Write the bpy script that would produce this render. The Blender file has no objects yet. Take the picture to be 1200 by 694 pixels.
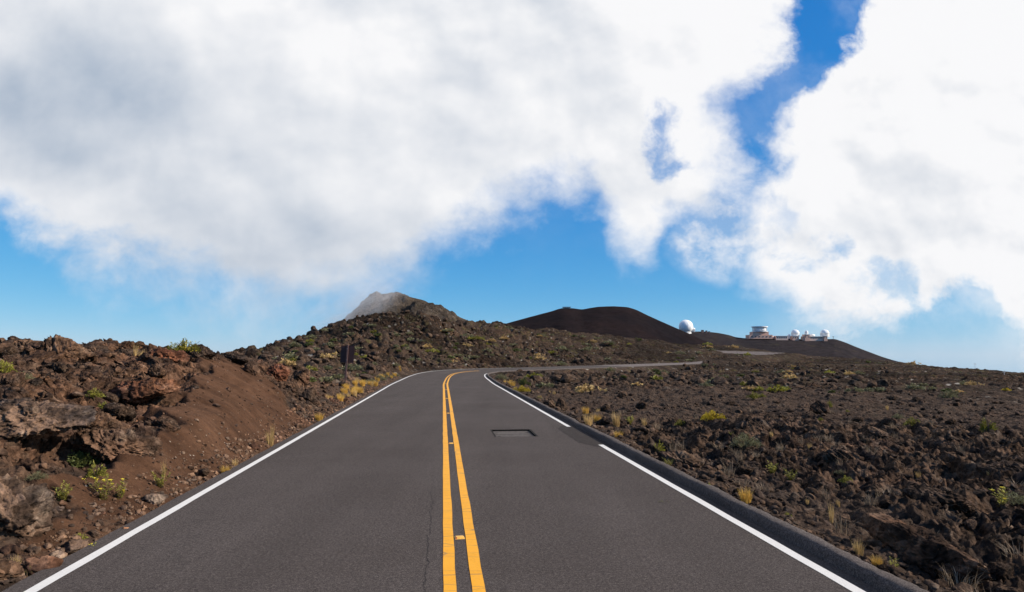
import bpy, math, random
import numpy as np
from mathutils import Vector, Matrix, noise as mn
random.seed(7); rng = np.random.default_rng(11)
sc = bpy.context.scene
COL = sc.collection
R = math.radians

# ------------------------------------------------------------------ camera geometry
CAMH = 1.8; F = 800.0
PITCH = math.atan(69/800.0); cp, sp = math.cos(PITCH), math.sin(PITCH)
def ray(px, py):
    dx = (px-600)/F; dy = (347-py)/F
    return np.array([dx, cp-dy*sp, sp+dy*cp])
def W(px, py, Y):
    d = ray(px, py); k = Y/d[1]
    return d[0]*k, Y, CAMH+d[2]*k

# ------------------------------------------------------------------ numpy noise
def _h(ix, iy, seed):
    ix = ix.astype(np.int64); iy = iy.astype(np.int64)
    n = (ix*374761393 + iy*668265263 + seed*974711) & 0xffffffff
    n = ((n ^ (n >> 13))*1274126177) & 0xffffffff
    n = (n ^ (n >> 16)) & 0xffffffff
    n = (n*2246822519) & 0xffffffff
    n = n ^ (n >> 15)
    return (n & 0xffffff)/float(0x1000000)
def perlin(x, y, seed=0):
    x0 = np.floor(x); y0 = np.floor(y); fx = x-x0; fy = y-y0
    u = fx*fx*fx*(fx*(fx*6-15)+10); v = fy*fy*fy*(fy*(fy*6-15)+10)
    def g(i, j):
        a = _h(x0+i, y0+j, seed)*2*np.pi
        return np.cos(a)*(fx-i)+np.sin(a)*(fy-j)
    a = g(0,0); b = g(1,0); c = g(0,1); d = g(1,1)
    return (a+(b-a)*u + (c-a)*v + (a-b-c+d)*u*v)*1.4
def fbm(x, y, oct=4, seed=0, gain=.5):
    s = 0; a = 1
    for o in range(oct):
        s = s + a*perlin(x*2**o+17.3*o, y*2**o-9.1*o, seed+o); a *= gain
    return s
def ss(a, b, x):
    t = np.clip((x-a)/(b-a), 0, 1); return t*t*(3-2*t)
def blocks(x, y, size, seed):
    """broken lava blocks: tilted, unevenly raised cells with crevices between them; about -0.6..1"""
    x = x/size; y = y/size
    x = x+.35*perlin(x*1.3, y*1.3, seed+50); y = y+.35*perlin(x*1.3+7, y*1.3-3, seed+51)
    ix = np.floor(x); iy = np.floor(y)
    f1 = np.full(x.shape, 9.); f2 = np.full(x.shape, 9.); hh = np.zeros(x.shape)
    for i in (-1, 0, 1):
        for j in (-1, 0, 1):
            cx = ix+i; cy = iy+j
            qx = cx+.1+.8*_h(cx, cy, seed); qy = cy+.1+.8*_h(cx, cy, seed+1)
            dx = x-qx; dy = y-qy
            d = np.sqrt(dx*dx+dy*dy)
            t = _h(cx, cy, seed+2)*2*np.pi; k = .25+.9*_h(cx, cy, seed+3)
            h = (_h(cx, cy, seed+4)-.35) + k*(dx*np.cos(t)+dy*np.sin(t))
            near = d < f1
            f2 = np.where(near, f1, np.minimum(f2, d)); hh = np.where(near, h, hh); f1 = np.where(near, d, f1)
    e = np.clip((f2-f1)*3.2, 0, 1)
    return hh*e**.5 - .45*(1-e)**2

# ------------------------------------------------------------------ the road's line
TD = -.1009                                     # the straight runs this way (X per metre of Y)
def straight(Y, s): return (TD*Y+s, Y)
cl = [straight(y, 0) for y in (-60, -40, -25, -15, -8, 0, 6, 12, 18, 24, 30, 36, 42)]
cl += [(-4.74, 48), (-5.2, 54), (-5.55, 60), (-5.72, 66), (-5.45, 71.5), (-4.55, 76.6), (-2.8, 81.4), (-.3, 85.8), (2.6, 90.2), (5.7, 94.9),
       (9.0, 99.8), (13.6, 107), (19, 116), (25, 126), (31, 136), (38.2, 149), (46.5, 166), (56, 186), (68, 207), (81, 226), (92, 243),
       (98, 258), (97.5, 270), (92, 279), (84, 286), (76, 293), (68, 302)]
zk = [(-60, 0), (150, 0), (180, -.1), (215, .25), (250, .9), (280, 1.7), (300, 2.5), (330, 3.6), (360, 4.2)]
def catmull(P, n=10):
    P = [np.array(p, float) for p in P]; out = []
    for i in range(len(P)-1):
        a = P[i-1] if i else 2*P[0]-P[1]; b = P[i]; c = P[i+1]; d = P[i+2] if i+2 < len(P) else 2*c-b
        for k in range(n):
            t = k/n
            out.append(.5*((2*b)+(-a+c)*t+(2*a-5*b+4*c-d)*t*t+(-a+3*b-3*c+d)*t**3))
    out.append(P[-1]); return np.array(out)
raw = catmull(cl, 12)
seg = np.r_[0, np.cumsum(np.linalg.norm(np.diff(raw, axis=0), axis=1))]
i0 = np.argmin(np.hypot(raw[:,0], raw[:,1]))
seg -= seg[i0] + 0
CLT = seg; CLP = raw
def cpos(t): return np.interp(t, CLT, CLP[:,0]), np.interp(t, CLT, CLP[:,1])
def ctan(t):
    a = cpos(t-.8); b = cpos(t+.8); d = np.array([b[0]-a[0], b[1]-a[1]]); n = np.hypot(d[0], d[1]); return d[0]/n, d[1]/n
def zroad(t): return np.interp(t, [a for a, b in zk], [b for a, b in zk])
def bank(t): return np.interp(t, [0, 50, 78, 150, 240, 262, 284, 330], [0, 0, .03, .02, .02, .0, -.12, -.12])   # rise per metre to the left
def road_pt(t, s, up=0.):
    x, y = cpos(t); tx, ty = ctan(t)
    return x+ty*s, y-tx*s, zroad(t)-bank(t)*s*1.0+up
cs_t = np.concatenate([np.arange(-55, 60, 5.), np.arange(60, 120, 2.), np.arange(120, CLT[-1], 4.)])
cs_x, cs_y = cpos(cs_t)
def road_coords(x, y):
    """nearest station t and signed offset s (right positive)"""
    best = np.full(x.shape, 1e18); T = np.zeros(x.shape); S = np.zeros(x.shape)
    for i in range(len(cs_t)-1):
        ax, ay = cs_x[i], cs_y[i]; bx, by = cs_x[i+1]-ax, cs_y[i+1]-ay; L2 = bx*bx+by*by
        u = np.clip(((x-ax)*bx+(y-ay)*by)/L2, 0, 1)
        dx = x-ax-u*bx; dy = y-ay-u*by; d = dx*dx+dy*dy
        m = d < best
        best = np.where(m, d, best); T = np.where(m, cs_t[i]+u*(cs_t[i+1]-cs_t[i]), T)
        S = np.where(m, np.sqrt(d)*np.sign(by*dx-bx*dy), S)
    return T, S

# ------------------------------------------------------------------ landform
ctrl = [  # photo column, row, distance
 (0,600,6.6),(20,560,7.2),(30,480,9.0),(0,440,11.5),(0,405,15.5),(-80,408,15),(-80,480,8),(60,404,17),
 (100,585,7.9),(100,520,9.2),(90,480,10.3),(100,440,13),(100,404,17.5),(150,545,9.0),(160,470,12.6),(150,430,14.8),(150,406,18),
 (200,530,9.8),(200,470,13),(200,440,15.2),(200,409,18.5),(250,498,12),(250,450,15.5),(245,418,19),(290,470,16.5),(290,435,20),(280,417,23),
 (330,475,18.2),(330,440,22.5),(330,420,30),(380,462,26),(380,435,35),(380,413,58),(380,389,108),(350,420,60),(340,403,98),(312,415,85),
 (430,450,37),(404,459.5,34),(394,470,27),(414,452,41),(385,484,21),(450,444,48),(450,422,70),(450,400,92),(450,382,110),(420,377,112),(455,367,122),(480,440,55),(482,371,124),
 (500,432,78),(520,425,92),(520,400,112),(520,379,132),(560,425,108),(560,400,132),(560,379,158),(600,423,122),(600,400,152),(600,382,185),
 (650,422,135),(650,400,180),(650,387,215),(700,420,155),(700,404,196),(700,392,240),(760,418,190),(760,408,225),(760,398,265),
 (800,418,230),(800,402.5,290),(850,406,338),(900,412.5,330),(830,414,270),(930,423,200),(950,418,270),(950,430,130),(1000,421,250),(1050,424,215),(1050,438,85),
 (1100,431,165),(1150,434,150),(1150,450,62),(1200,444.5,125),(1200,460,48),(1290,455,110),(1290,475,38),
]
wpts = []
for c in ctrl: wpts.append(W(*c))
for c, Yb, zb in [(0,60,.6),(150,60,.4),(270,60,.5),(0,28,1.2),(120,30,1.2),(230,32,1.0),(270,110,-.6),(100,110,-1.5),(0,110,-1.5),(-80,110,-1.5),
                  (300,150,-1),(340,160,0),(380,170,2),(420,180,4),(455,190,6),(520,200,5),(560,230,5),(600,260,5),(650,290,5),(700,320,5),(760,340,5),
                  (800,380,5),(850,430,5),(900,430,2),(950,360,-2),(1050,310,-7),(1100,260,-8),(1200,220,-10),(1300,200,-10)]:
    x, y, z = W(c, 400, Yb); wpts.append((x, y, zb))
for px in (-300,0,300,500,700,900,1100,1300,1600):
    for D, z in ((600,-18),(3000,-140),(9500,-600)):
        x = (px-600)/F*D; wpts.append((x, D, z if px < 900 else z*1.3))
for s, Ys in ((5.2,(5,8,12,17,24,34,46,60)),(9,(3,8,14,22,34,50)),(15,(6,14,24,38,60)),(26,(14,30,55,80)),(45,(30,60,85))):
    for y in Ys:
        wpts.append((TD*y+s, y, {5.2:-.12, 9:.02, 15:-.05, 26:-.25, 45:-.7}[s] - .25*(y > 40)))
for s in (-3.4,3.7):
    for y in (-4,4,7,10,15,22,32,45): wpts.append((TD*y+s, y, 0.02))
for a in (-2.9,-2.2,-1.6,-1.1,1.1,1.6,2.2,2.9):
    for D, z in ((6,.1),(30,-.2 if a > 0 else 1.),(120,-2),(1000,-50),(9000,-600)): wpts.append((D*math.sin(a), D*math.cos(a), z))
wpts = np.array(wpts)
_cx = np.arctan2(wpts[:,0], wpts[:,1]); _hyp = np.hypot(wpts[:,0], wpts[:,1]); _cl = np.log(_hyp); _cq = wpts[:,2]/_hyp
def _k(r2): return np.sqrt(r2+.03**2)
A = _k((_cx[:,None]-_cx[None])**2+(_cl[:,None]-_cl[None])**2)
_n = len(_cx); M = np.zeros((_n+1, _n+1)); M[:_n,:_n] = A - np.eye(_n)*.004; M[:_n,_n] = 1; M[_n,:_n] = 1
_w = np.linalg.solve(M, np.r_[_cq, 0])
def macro(x, y):
    hyp = np.maximum(np.hypot(x, y), .3); a = np.arctan2(x, y); l = np.log(hyp)
    q = np.full(x.shape, _w[-1])
    for i in range(_n): q = q + _w[i]*_k((a-_cx[i])**2+(l-_cl[i])**2)
    return q*hyp
# the bare cinder slope on the left: an outline on the ground
poly = [W(8,690,5.4)[:2], W(42,640,6.4)[:2], W(48,575,7.9)[:2], W(112,560,8.5)[:2], W(180,525,9.9)[:2], W(188,480,12.2)[:2], W(218,440,15.4)[:2],
        W(236,421,18.7)[:2], W(297,420,22)[:2], W(312,440,20.5)[:2], W(345,470,18.5)[:2], W(368,492,18.8)[:2], straight(18.5,-3.3), straight(5,-3.3)]
def sdist(x, y, P):
    """signed distance to a polygon, positive inside"""
    d = np.full(x.shape, 1e9); ins = np.zeros(x.shape, bool); n = len(P)
    for i in range(n):
        ax, ay = P[i]; bx, by = P[(i+1) % n]; ex, ey = bx-ax, by-ay
        u = np.clip(((x-ax)*ex+(y-ay)*ey)/(ex*ex+ey*ey), 0, 1)
        d = np.minimum(d, np.hypot(x-ax-u*ex, y-ay-u*ey))
        c = ((ay > y) != (by > y)) & (x < (bx-ax)*(y-ay)/(by-ay+1e-12)+ax)
        ins ^= c
    return np.where(ins, d, -d)
def sheet(x, y, full=True):
    """ground height, bare-cinder weight"""
    D = np.hypot(x, y); T, S = road_coords(x, y); aS = np.abs(S)
    z = macro(x, y)
    wx = x+.5*perlin(x*1.1, y*1.1, 5)+.2*perlin(x*3.7, y*3.7, 6); wy = y+.5*perlin(x*1.1+9, y*1.1, 7)+.2*perlin(x*3.3, y*3.9+4, 8)
    cin = ss(-.12, .22, sdist(wx, wy, poly))
    left = ss(.5, -.5, x-TD*y) * ss(34, 22, y) * ss(1, 4, y)      # the lava bank beside us
    out = np.where(S > 0, ss(3.56, 4.0, aS), ss(3.6, 4.8, aS))                                        # 0 on the road and its verges
    soft = ss(.05, .5, fbm(x*.09, y*.05, 3, 31)+.22+.28*ss(14, 24, D)*ss(60, 40, D))             # patches of loose cinder in the lava field
    def ok(size): return np.clip(size/(.0036*D+1e-6)-1.0, 0, 1)
    amp = out*(1-cin)
    fieldA = amp*(1-left); bankA = amp*left
    h = 0
    h = h + bankA*(.26*blocks(x*.8, y, 1.5, 100)+.17*blocks(x*.8, y, .62, 110)-.20)
    def rid(fr, k): return .5-np.abs(perlin(x*fr+perlin(y*fr*.5, x*fr*.5, k+7), y*fr*1.15, k))*1.6
    h = h + amp*(.10*rid(2.1, 80)+.06*rid(4.7, 82)*ok(.3)+.03*rid(11, 84)*ok(.12)-.05)*(1-.4*soft*(1-left))
    pit = W(684, 474, 24.2)
    h = h - 1.0*np.exp(-(((x-pit[0])/1.15)**2+((y-pit[1])/1.5)**2)**2)
    bw = ss(4.2, 6.5, S)*ss(15, 9, S)*ss(140, 160, T)*ss(276, 262, T)
    bz = zroad(T)+1.15+.35*perlin(x*.12, y*.12, 86)+.3*blocks(x, y, 1.4, 190)
    h = h + fieldA*(1-.8*soft)*(.165*blocks(x, y*.7, 1.7, 120)+.08*blocks(x, y*.7, .62, 130))*(1+.5*ss(25,60,D))
    h = h + amp*(1-.5*soft*(1-left))*((.045+.04*left)*blocks(x, y, .25, 140)*ok(.25)+.042*blocks(x, y, .10, 150)*ok(.10))
    rr_ = x-TD*y
    def rid2(fr, k): return .55-np.abs(perlin(rr_*fr+.8*perlin(y*fr*.4, rr_*fr*.5, k+7), y*fr*.5, k))*2
    h = h + fieldA*(1-.6*soft)*(.13*rid2(.95, 90)+.10*rid2(2.2, 91)+.06*rid2(5, 92)*ok(.3)+.042*rid2(11, 93)*ok(.12)+.024*rid2(23, 94)*ok(.06)+.010*rid2(47, 96)*ok(.04)-.05)
    far = ss(30, 80, D)
    hill = ss(-.15, .25, z/np.maximum(D, 1)*12)                   # the climbing ground is blockier
    h = h + ss(18, 45, D)*amp*(.16*rid2(1.3, 95)+.12*blocks(x, y*.8, .8, 165))*(1-.4*soft)
    h = h + far*out*(1-cin)*(.3+.7*hill)*(.85*blocks(x, y, 2.6, 160)*ok(1.3)+1.1*blocks(x, y, 6.5, 170)*ss(50,100,D)*(.3+.7*hill)
                     + .35*blocks(x, y, 1.15, 180)*ok(.8))
    h = h + ss(500, 1500, D)*18*fbm(x/400, y/400, 4, 61)
    h = h + out*(.10*fbm(x*.5, y*.5, 3, 40)*(1-.7*cin)+.012*fbm(x*6, y*6, 3, 44)*ok(.3))
    h = h + cin*out*(.03*fbm(x*1.5, y*1.5, 3, 47)+.05*fbm(x*.4, y*2.0, 3, 48))
    zr = zroad(T)-bank(T)*S
    onroad = (T > -54) & (T < CLT[-1]-3)
    edge = 1-ss(3.3, 3.62, aS) 
    verge = 1-ss(3.5, 4.15+.02*D, aS)
    zz = z+h
    lim = zr + .02 + .03*perlin(x*2, y*2, 70) + .02*perlin(x*9, y*9, 71)*ok(.2)
    vb = np.where(S < 0, 1-ss(3.4, 4.1+.02*D, aS), verge)
    vb = np.where(onroad, vb, 0); edge = np.where(onroad, edge, 0)
    zz = zz*(1-vb) + lim*vb
    zz = np.where(bw > 0, np.maximum(zz, zz*(1-bw)+bz*bw), zz)
    zz = zz*(1-edge) + (zr-.07)*edge
    return zz, cin, soft
def gz(x, y):
    z, _, _ = sheet(np.array([float(x)]), np.array([float(y)])); return float(z[0])
def hit(px, py, dmax=500.):
    """where the ray through a point of the photo meets the ground"""
    d = ray(px, py); ys = np.exp(np.linspace(math.log(4.2), math.log(dmax), 900)); k = ys/d[1]
    z, _, _ = sheet(d[0]*k, ys); f = CAMH+d[2]*k-z
    i = np.argmax(f < 0) if (f < 0).any() else len(ys)-1
    return float(d[0]*k[i]), float(ys[i]), float(z[i])

# ------------------------------------------------------------------ mesh + tag helpers
def mesh_np(name, v, f, mat=None, parent=None, smooth=False, loc=None):
    me = bpy.data.meshes.new(name)
    v = np.asarray(v, np.float32)
    if isinstance(f, np.ndarray):
        k = f.shape[1]; n = len(f)
        me.vertices.add(len(v)); me.vertices.foreach_set('co', v.ravel())
        me.loops.add(n*k); me.loops.foreach_set('vertex_index', f.astype(np.int32).ravel())
        me.polygons.add(n); me.polygons.foreach_set('loop_start', np.arange(0, n*k, k, dtype=np.int32))
        me.update(calc_edges=True)
    else:
        me.from_pydata([tuple(map(float, p)) for p in v], [], f); me.update()
    me.polygons.foreach_set('use_smooth', np.full(len(me.polygons), smooth))
    if mat:
        for m in (mat if isinstance(mat, list) else [mat]): me.materials.append(m)
    o = bpy.data.objects.new(name, me); COL.objects.link(o)
    if parent: o.parent = parent
    if loc is not None: o.location = loc
    return o
def tag(o, label=None, cat=None, group=None, kind=None):
    if label: o['label'] = label
    if cat: o['category'] = cat
    if group: o['group'] = group
    if kind: o['kind'] = kind
    return o
def empty(name, loc, rz=0):
    o = bpy.data.objects.new(name, None); COL.objects.link(o); o.location = loc; o.rotation_euler = (0, 0, rz); o.empty_display_size = .2; return o
def copy_tree(o, parent=None):
    c = o.copy(); COL.objects.link(c); c.parent = parent
    for ch in KIDS.get(o, []): copy_tree(ch, c)
    return c
KIDS = {}
class MB:
    def __init__(s): s.v = []; s.f = []
    def add(s, v, f):
        b = len(s.v); s.v += [tuple(map(float, p)) for p in v]; s.f += [tuple(i+b for i in q) for q in f]; return s
    def box(s, c, d, rz=0, bev=0):
        x, y, z = c; a, b, h = d[0]/2, d[1]/2, d[2]/2
        ca, sa = math.cos(rz), math.sin(rz)
        P = [(i*a, j*b, k*h) for k in (-1, 1) for j in (-1, 1) for i in (-1, 1)]
        P = [(x+p[0]*ca-p[1]*sa, y+p[0]*sa+p[1]*ca, z+p[2]) for p in P]
        return s.add(P, [(0,2,3,1),(4,5,7,6),(0,1,5,4),(2,6,7,3),(0,4,6,2),(1,3,7,5)])
    def lathe(s, prof, n=24, c=(0,0,0), cap=True):
        v = []; f = []
        for r, z in prof:
            for i in range(n): a = 2*math.pi*i/n; v.append((c[0]+r*math.cos(a), c[1]+r*math.sin(a), c[2]+z))
        for k in range(len(prof)-1):
            for i in range(n): j = (i+1) % n; f.append((k*n+i, k*n+j, (k+1)*n+j, (k+1)*n+i))
        if cap: f.append(tuple(range(n))[::-1]); f.append(tuple((len(prof)-1)*n+i for i in range(n)))
        return s.add(v, f)
    def tube(s, p, q, r0, r1=None, n=8):
        r1 = r0 if r1 is None else r1
        p = Vector(p); q = Vector(q); d = (q-p).normalized(); u = d.orthogonal().normalized(); w = d.cross(u)
        v = []
        for c, r in ((p, r0), (q, r1)):
            for i in range(n): a = 2*math.pi*i/n; v.append(c+u*(r*math.cos(a))+w*(r*math.sin(a)))
        f = [(i, (i+1) % n, n+(i+1) % n, n+i) for i in range(n)]+[tuple(range(n))[::-1], tuple(range(n, 2*n))]
        return s.add(v, f)
    def build(s, name, mat, parent=None, smooth=False, loc=None):
        o = mesh_np(name, s.v, s.f, mat, parent, smooth, loc)
        if parent is not None: KIDS.setdefault(parent, []).append(o)
        return o

# ------------------------------------------------------------------ materials
class NT:
    def __init__(s, tree): s.t = tree; s.n = tree.nodes; s.l = tree.links
    def new(s, ty, **kw):
        n = s.n.new(ty)
        for k, v in kw.items(): setattr(n, k, v)
        return n
    def link(s, a, b): s.l.new(a, b)
    def put(s, sock, v):
        if isinstance(v, bpy.types.NodeSocket): s.l.new(v, sock)
        elif v is not None: sock.default_value = v
    def math(s, op, a, b=None, c=None, clamp=False):
        n = s.n.new('ShaderNodeMath'); n.operation = op; n.use_clamp = clamp
        s.put(n.inputs[0], a); s.put(n.inputs[1], b); s.put(n.inputs[2], c); return n.outputs[0]
    def noise(s, vec, scale, detail=6, rough=.55, dist=0., lac=2.0, out='Fac'):
        n = s.n.new('ShaderNodeTexNoise'); s.put(n.inputs['Vector'], vec)
        n.inputs['Scale'].default_value = scale; n.inputs['Detail'].default_value = detail
        n.inputs['Roughness'].default_value = rough; n.inputs['Distortion'].default_value = dist; n.inputs['Lacunarity'].default_value = lac
        return n.outputs[out]
    def voro(s, vec, scale, feat='F1', out='Distance'):
        n = s.n.new('ShaderNodeTexVoronoi'); n.feature = feat; s.put(n.inputs['Vector'], vec); n.inputs['Scale'].default_value = scale
        return n.outputs[out]
    def mapr(s, v, a, b, c=0., d=1., smooth=False):
        n = s.n.new('ShaderNodeMapRange'); n.interpolation_type = 'SMOOTHSTEP' if smooth else 'LINEAR'
        for i, q in enumerate((v, a, b, c, d)): s.put(n.inputs[i], q)
        return n.outputs[0]
    def mix(s, fac, a, b, mode='MIX'):
        n = s.n.new('ShaderNodeMix'); n.data_type = 'RGBA'; n.blend_type = mode
        s.put(n.inputs[0], fac)
        for sock, v in ((n.inputs[6], a), (n.inputs[7], b)):
            s.put(sock, v if isinstance(v, bpy.types.NodeSocket) else (*v, 1) if len(v) == 3 else v)
        return n.outputs[2]
    def bump(s, h, strength=1, dist=.02, normal=None):
        n = s.n.new('ShaderNodeBump'); s.put(n.inputs['Height'], h); n.inputs['Strength'].default_value = strength; n.inputs['Distance'].default_value = dist
        if normal is not None: s.put(n.inputs['Normal'], normal)
        return n.outputs[0]
def material(name, rough=.9):
    m = bpy.data.materials.new(name); m.use_nodes = True; t = NT(m.node_tree); b = t.n['Principled BSDF']
    b.inputs['Roughness'].default_value = rough; b.inputs['Specular IOR Level'].default_value = .25 if rough < .8 else .06
    return m, t, b
def paint(name, col, rough=.6, var=.12, scale=8, metal=0.):
    m, t, b = material(name, rough)
    tc = t.new('ShaderNodeTexCoord').outputs['Object']
    n = t.noise(tc, scale, 6)
    c = t.mix(t.mapr(n, .3, .7), tuple(x*(1-var) for x in col), tuple(min(1, x*(1+var)) for x in col))
    t.put(b.inputs['Base Color'], c); b.inputs['Metallic'].default_value = metal
    return m
def rock_colour(t, vec, tint=(1, 1, 1), red=.5, k=1.0):
    k = k*.80
    big = t.noise(vec, .22, 5, .6); mid = t.noise(vec, 1.3, 8, .62); fine = t.noise(vec, 9, 10, .7)
    dark = tuple(c*k for c in (.027*tint[0], .021*tint[1], .018*tint[2]))
    brown = tuple(c*k for c in (.085*tint[0], .054*tint[1], .035*tint[2]))
    redc = tuple(c*k for c in (.17*tint[0], .082*tint[1], .052*tint[2]))
    grey = tuple(c*k for c in (.155*tint[0], .122*tint[1], .093*tint[2]))
    c = t.mix(t.mapr(mid, .38, .62), dark, brown)
    c = t.mix(t.math('MULTIPLY', t.mapr(big, .5, .68), red), c, redc)
    c = t.mix(t.math('MULTIPLY', t.mapr(t.noise(vec, 3.1, 9, .7), .53, .72), .75), c, grey)
    v = t.mapr(fine, .3, .7, .12, 2.0)
    c = t.mix(1.0, c, t.new_rgb(v) if hasattr(t, 'new_rgb') else v, 'MULTIPLY')
    cell = t.voro(vec, 5.5, out='Color')
    sep = t.new('ShaderNodeSeparateColor'); t.put(sep.inputs[0], cell)
    c = t.mix(1.0, c, t.mapr(sep.outputs[0], 0, 1, .5, 1.55), 'MULTIPLY')
    return c, fine, mid
def rock_material(name, tint=(1, 1, 1), red=.5, k=1.0, bump=.035):
    m, t, b = material(name, .93)
    tc = t.new('ShaderNodeTexCoord').outputs['Object']
    geo = t.new('ShaderNodeObjectInfo')
    vec = t.new('ShaderNodeVectorMath', operation='ADD'); t.put(vec.inputs[0], tc)
    rnd = t.math('MULTIPLY', geo.outputs['Random'], 37.)
    cmb = t.new('ShaderNodeCombineXYZ'); t.put(cmb.inputs[0], rnd); t.put(vec.inputs[1], cmb.outputs[0])
    c, fine, mid = rock_colour(t, vec.outputs[0], tint, red, k)
    t.put(b.inputs['Base Color'], c)
    h = t.math('ADD', t.math('MULTIPLY', fine, .8), t.math('ADD', t.math('MULTIPLY', mid, 1.6), t.math('MULTIPLY', t.noise(vec.outputs[0], 34, 6, .7), .35)))
    pit = t.voro(vec.outputs[0], 21)
    h = t.math('ADD', h, t.math('MULTIPLY', pit, .5))
    t.put(b.inputs['Normal'], t.bump(h, 1, bump)); return m

def ground_material():
    m, t, b = material('lava_ground', .95)
    tc = t.new('ShaderNodeTexCoord').outputs['Object']
    c, fine, mid = rock_colour(t, tc, (1.0, .945, .90), .14, .98)
    at = t.new('ShaderNodeAttribute', attribute_name='zones'); sep = t.new('ShaderNodeSeparateColor'); t.put(sep.inputs[0], at.outputs['Color'])
    cin, soft, bnk = sep.outputs[0], sep.outputs[1], sep.outputs[2]
    n1 = t.noise(tc, 1.1, 7, .6); n2 = t.noise(tc, 38, 6, .75); n3 = t.noise(tc, 7, 6, .6)
    cc = t.mix(t.mapr(n1, .35, .68), (.054, .0265, .0145), (.086, .044, .025))
    cc = t.mix(1., cc, t.mapr(n2, .25, .75, .55, 1.45), 'MULTIPLY'); cc = t.mix(1., cc, t.mapr(n3, .3, .7, .8, 1.2), 'MULTIPLY')
    gm = t.new('ShaderNodeMapping'); t.put(gm.inputs[0], tc); gm.inputs['Scale'].default_value = (.35, 2.2, .35)
    cc = t.mix(1., cc, t.mapr(t.noise(gm.outputs[0], 1., 5, .6), .32, .68, .72, 1.22), 'MULTIPLY')
    # pale pebbles lying in the cinder
    vo = t.new('ShaderNodeTexVoronoi'); t.put(vo.inputs['Vector'], tc); vo.inputs['Scale'].default_value = 9; vs = t.new('ShaderNodeSeparateColor'); t.put(vs.inputs[0], vo.outputs['Color'])
    peb = t.math('MULTIPLY', t.mapr(vo.outputs['Distance'], .16, .10), t.mapr(vs.outputs[0], .86, .88))
    cc = t.mix(peb, cc, (.3, .25, .2))
    sc_ = t.mix(t.mapr(n1, .35, .65), (.036, .026, .020), (.068, .046, .034)); sc_ = t.mix(1., sc_, t.mapr(n2, .25, .75, .5, 1.5), 'MULTIPLY')
    c = t.mix(t.math('MULTIPLY', soft, .6), c, sc_)
    c = t.mix(t.math('MULTIPLY', bnk, .45), c, t.mix(1., c, (1.7, 1.35, 1.15), 'MULTIPLY'))
    # faint dry ground cover on the far slopes
    pos = t.new('ShaderNodeTexCoord').outputs['Object']
    ln = t.new('ShaderNodeVectorMath', operation='LENGTH'); t.put(ln.inputs[0], pos)
    g = t.math('MULTIPLY', t.mapr(t.noise(tc, .45, 6, .7), .55, .66), t.mapr(ln.outputs['Value'], 45, 100))
    c = t.mix(t.math('MULTIPLY', g, .75), c, t.mix(t.noise(tc, 2.2, 4), (.12, .095, .03), (.085, .088, .035)))
    vp = t.new('ShaderNodeTexVoronoi'); t.put(vp.inputs['Vector'], tc); vp.inputs['Scale'].default_value = 1.15; vq = t.new('ShaderNodeSeparateColor'); t.put(vq.inputs[0], vp.outputs['Color'])
    pale = t.math('MULTIPLY', t.math('MULTIPLY', t.mapr(vp.outputs['Distance'], .34, .22), t.mapr(vq.outputs[0], .80, .84)), t.mapr(ln.outputs['Value'], 30, 60))
    c = t.mix(pale, c, t.mix(vq.outputs[1], (.16, .135, .105), (.30, .27, .23)))
    st = t.new('ShaderNodeMapping'); t.put(st.inputs[0], tc); st.inputs['Scale'].default_value = (.035, .075, .05)
    flow = t.mapr(t.noise(st.outputs[0], 1.0, 5, .6), .42, .58, .5, 1.15, smooth=True)       # older and younger lava flows
    c = t.mix(t.mapr(ln.outputs['Value'], 35, 70), c, t.mix(1., c, flow, 'MULTIPLY'))
    c = t.mix(cin, c, cc)
    t.put(b.inputs['Base Color'], c)
    h = t.math('ADD', t.math('MULTIPLY', fine, .9), t.math('ADD', t.math('MULTIPLY', mid, 1.8), t.math('MULTIPLY', t.voro(tc, 14), .7)))
    h2 = t.math('ADD', t.math('MULTIPLY', n2, .35), t.math('MULTIPLY', n3, .3))
    hh = t.new('ShaderNodeMix', data_type='FLOAT'); t.put(hh.inputs[0], cin); t.put(hh.inputs[2], h); t.put(hh.inputs[3], h2)
    far = t.noise(tc, .9, 6, .7)
    hh2 = t.math('ADD', hh.outputs[0], t.math('MULTIPLY', far, t.mapr(ln.outputs['Value'], 18, 250, 0, 40)))
    t.put(b.inputs['Normal'], t.bump(hh2, 1, .06)); return m

# ------------------------------------------------------------------ the ground sheet
az_f = np.arange(-.74, .7401, .0019)
az = np.concatenate([np.linspace(-math.pi, -.76, 90), az_f, np.linspace(.76, math.pi, 90)])
rr = np.concatenate([[.25, .6, 1.2, 2, 2.8], np.exp(np.arange(math.log(3.5), math.log(60), .0032)), np.exp(np.arange(math.log(60.2), math.log(480), .0042)),
                     np.exp(np.linspace(math.log(490), math.log(9500), 34))])
AA, RR = np.meshgrid(az, rr)
X = (RR*np.sin(AA)).ravel(); Y = (RR*np.cos(AA)).ravel()
Z = np.empty_like(X); CI = np.empty_like(X); SO = np.empty_like(X)
for i in range(0, len(X), 200000):
    sl = slice(i, i+200000); Z[sl], CI[sl], SO[sl] = sheet(X[sl], Y[sl])
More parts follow.
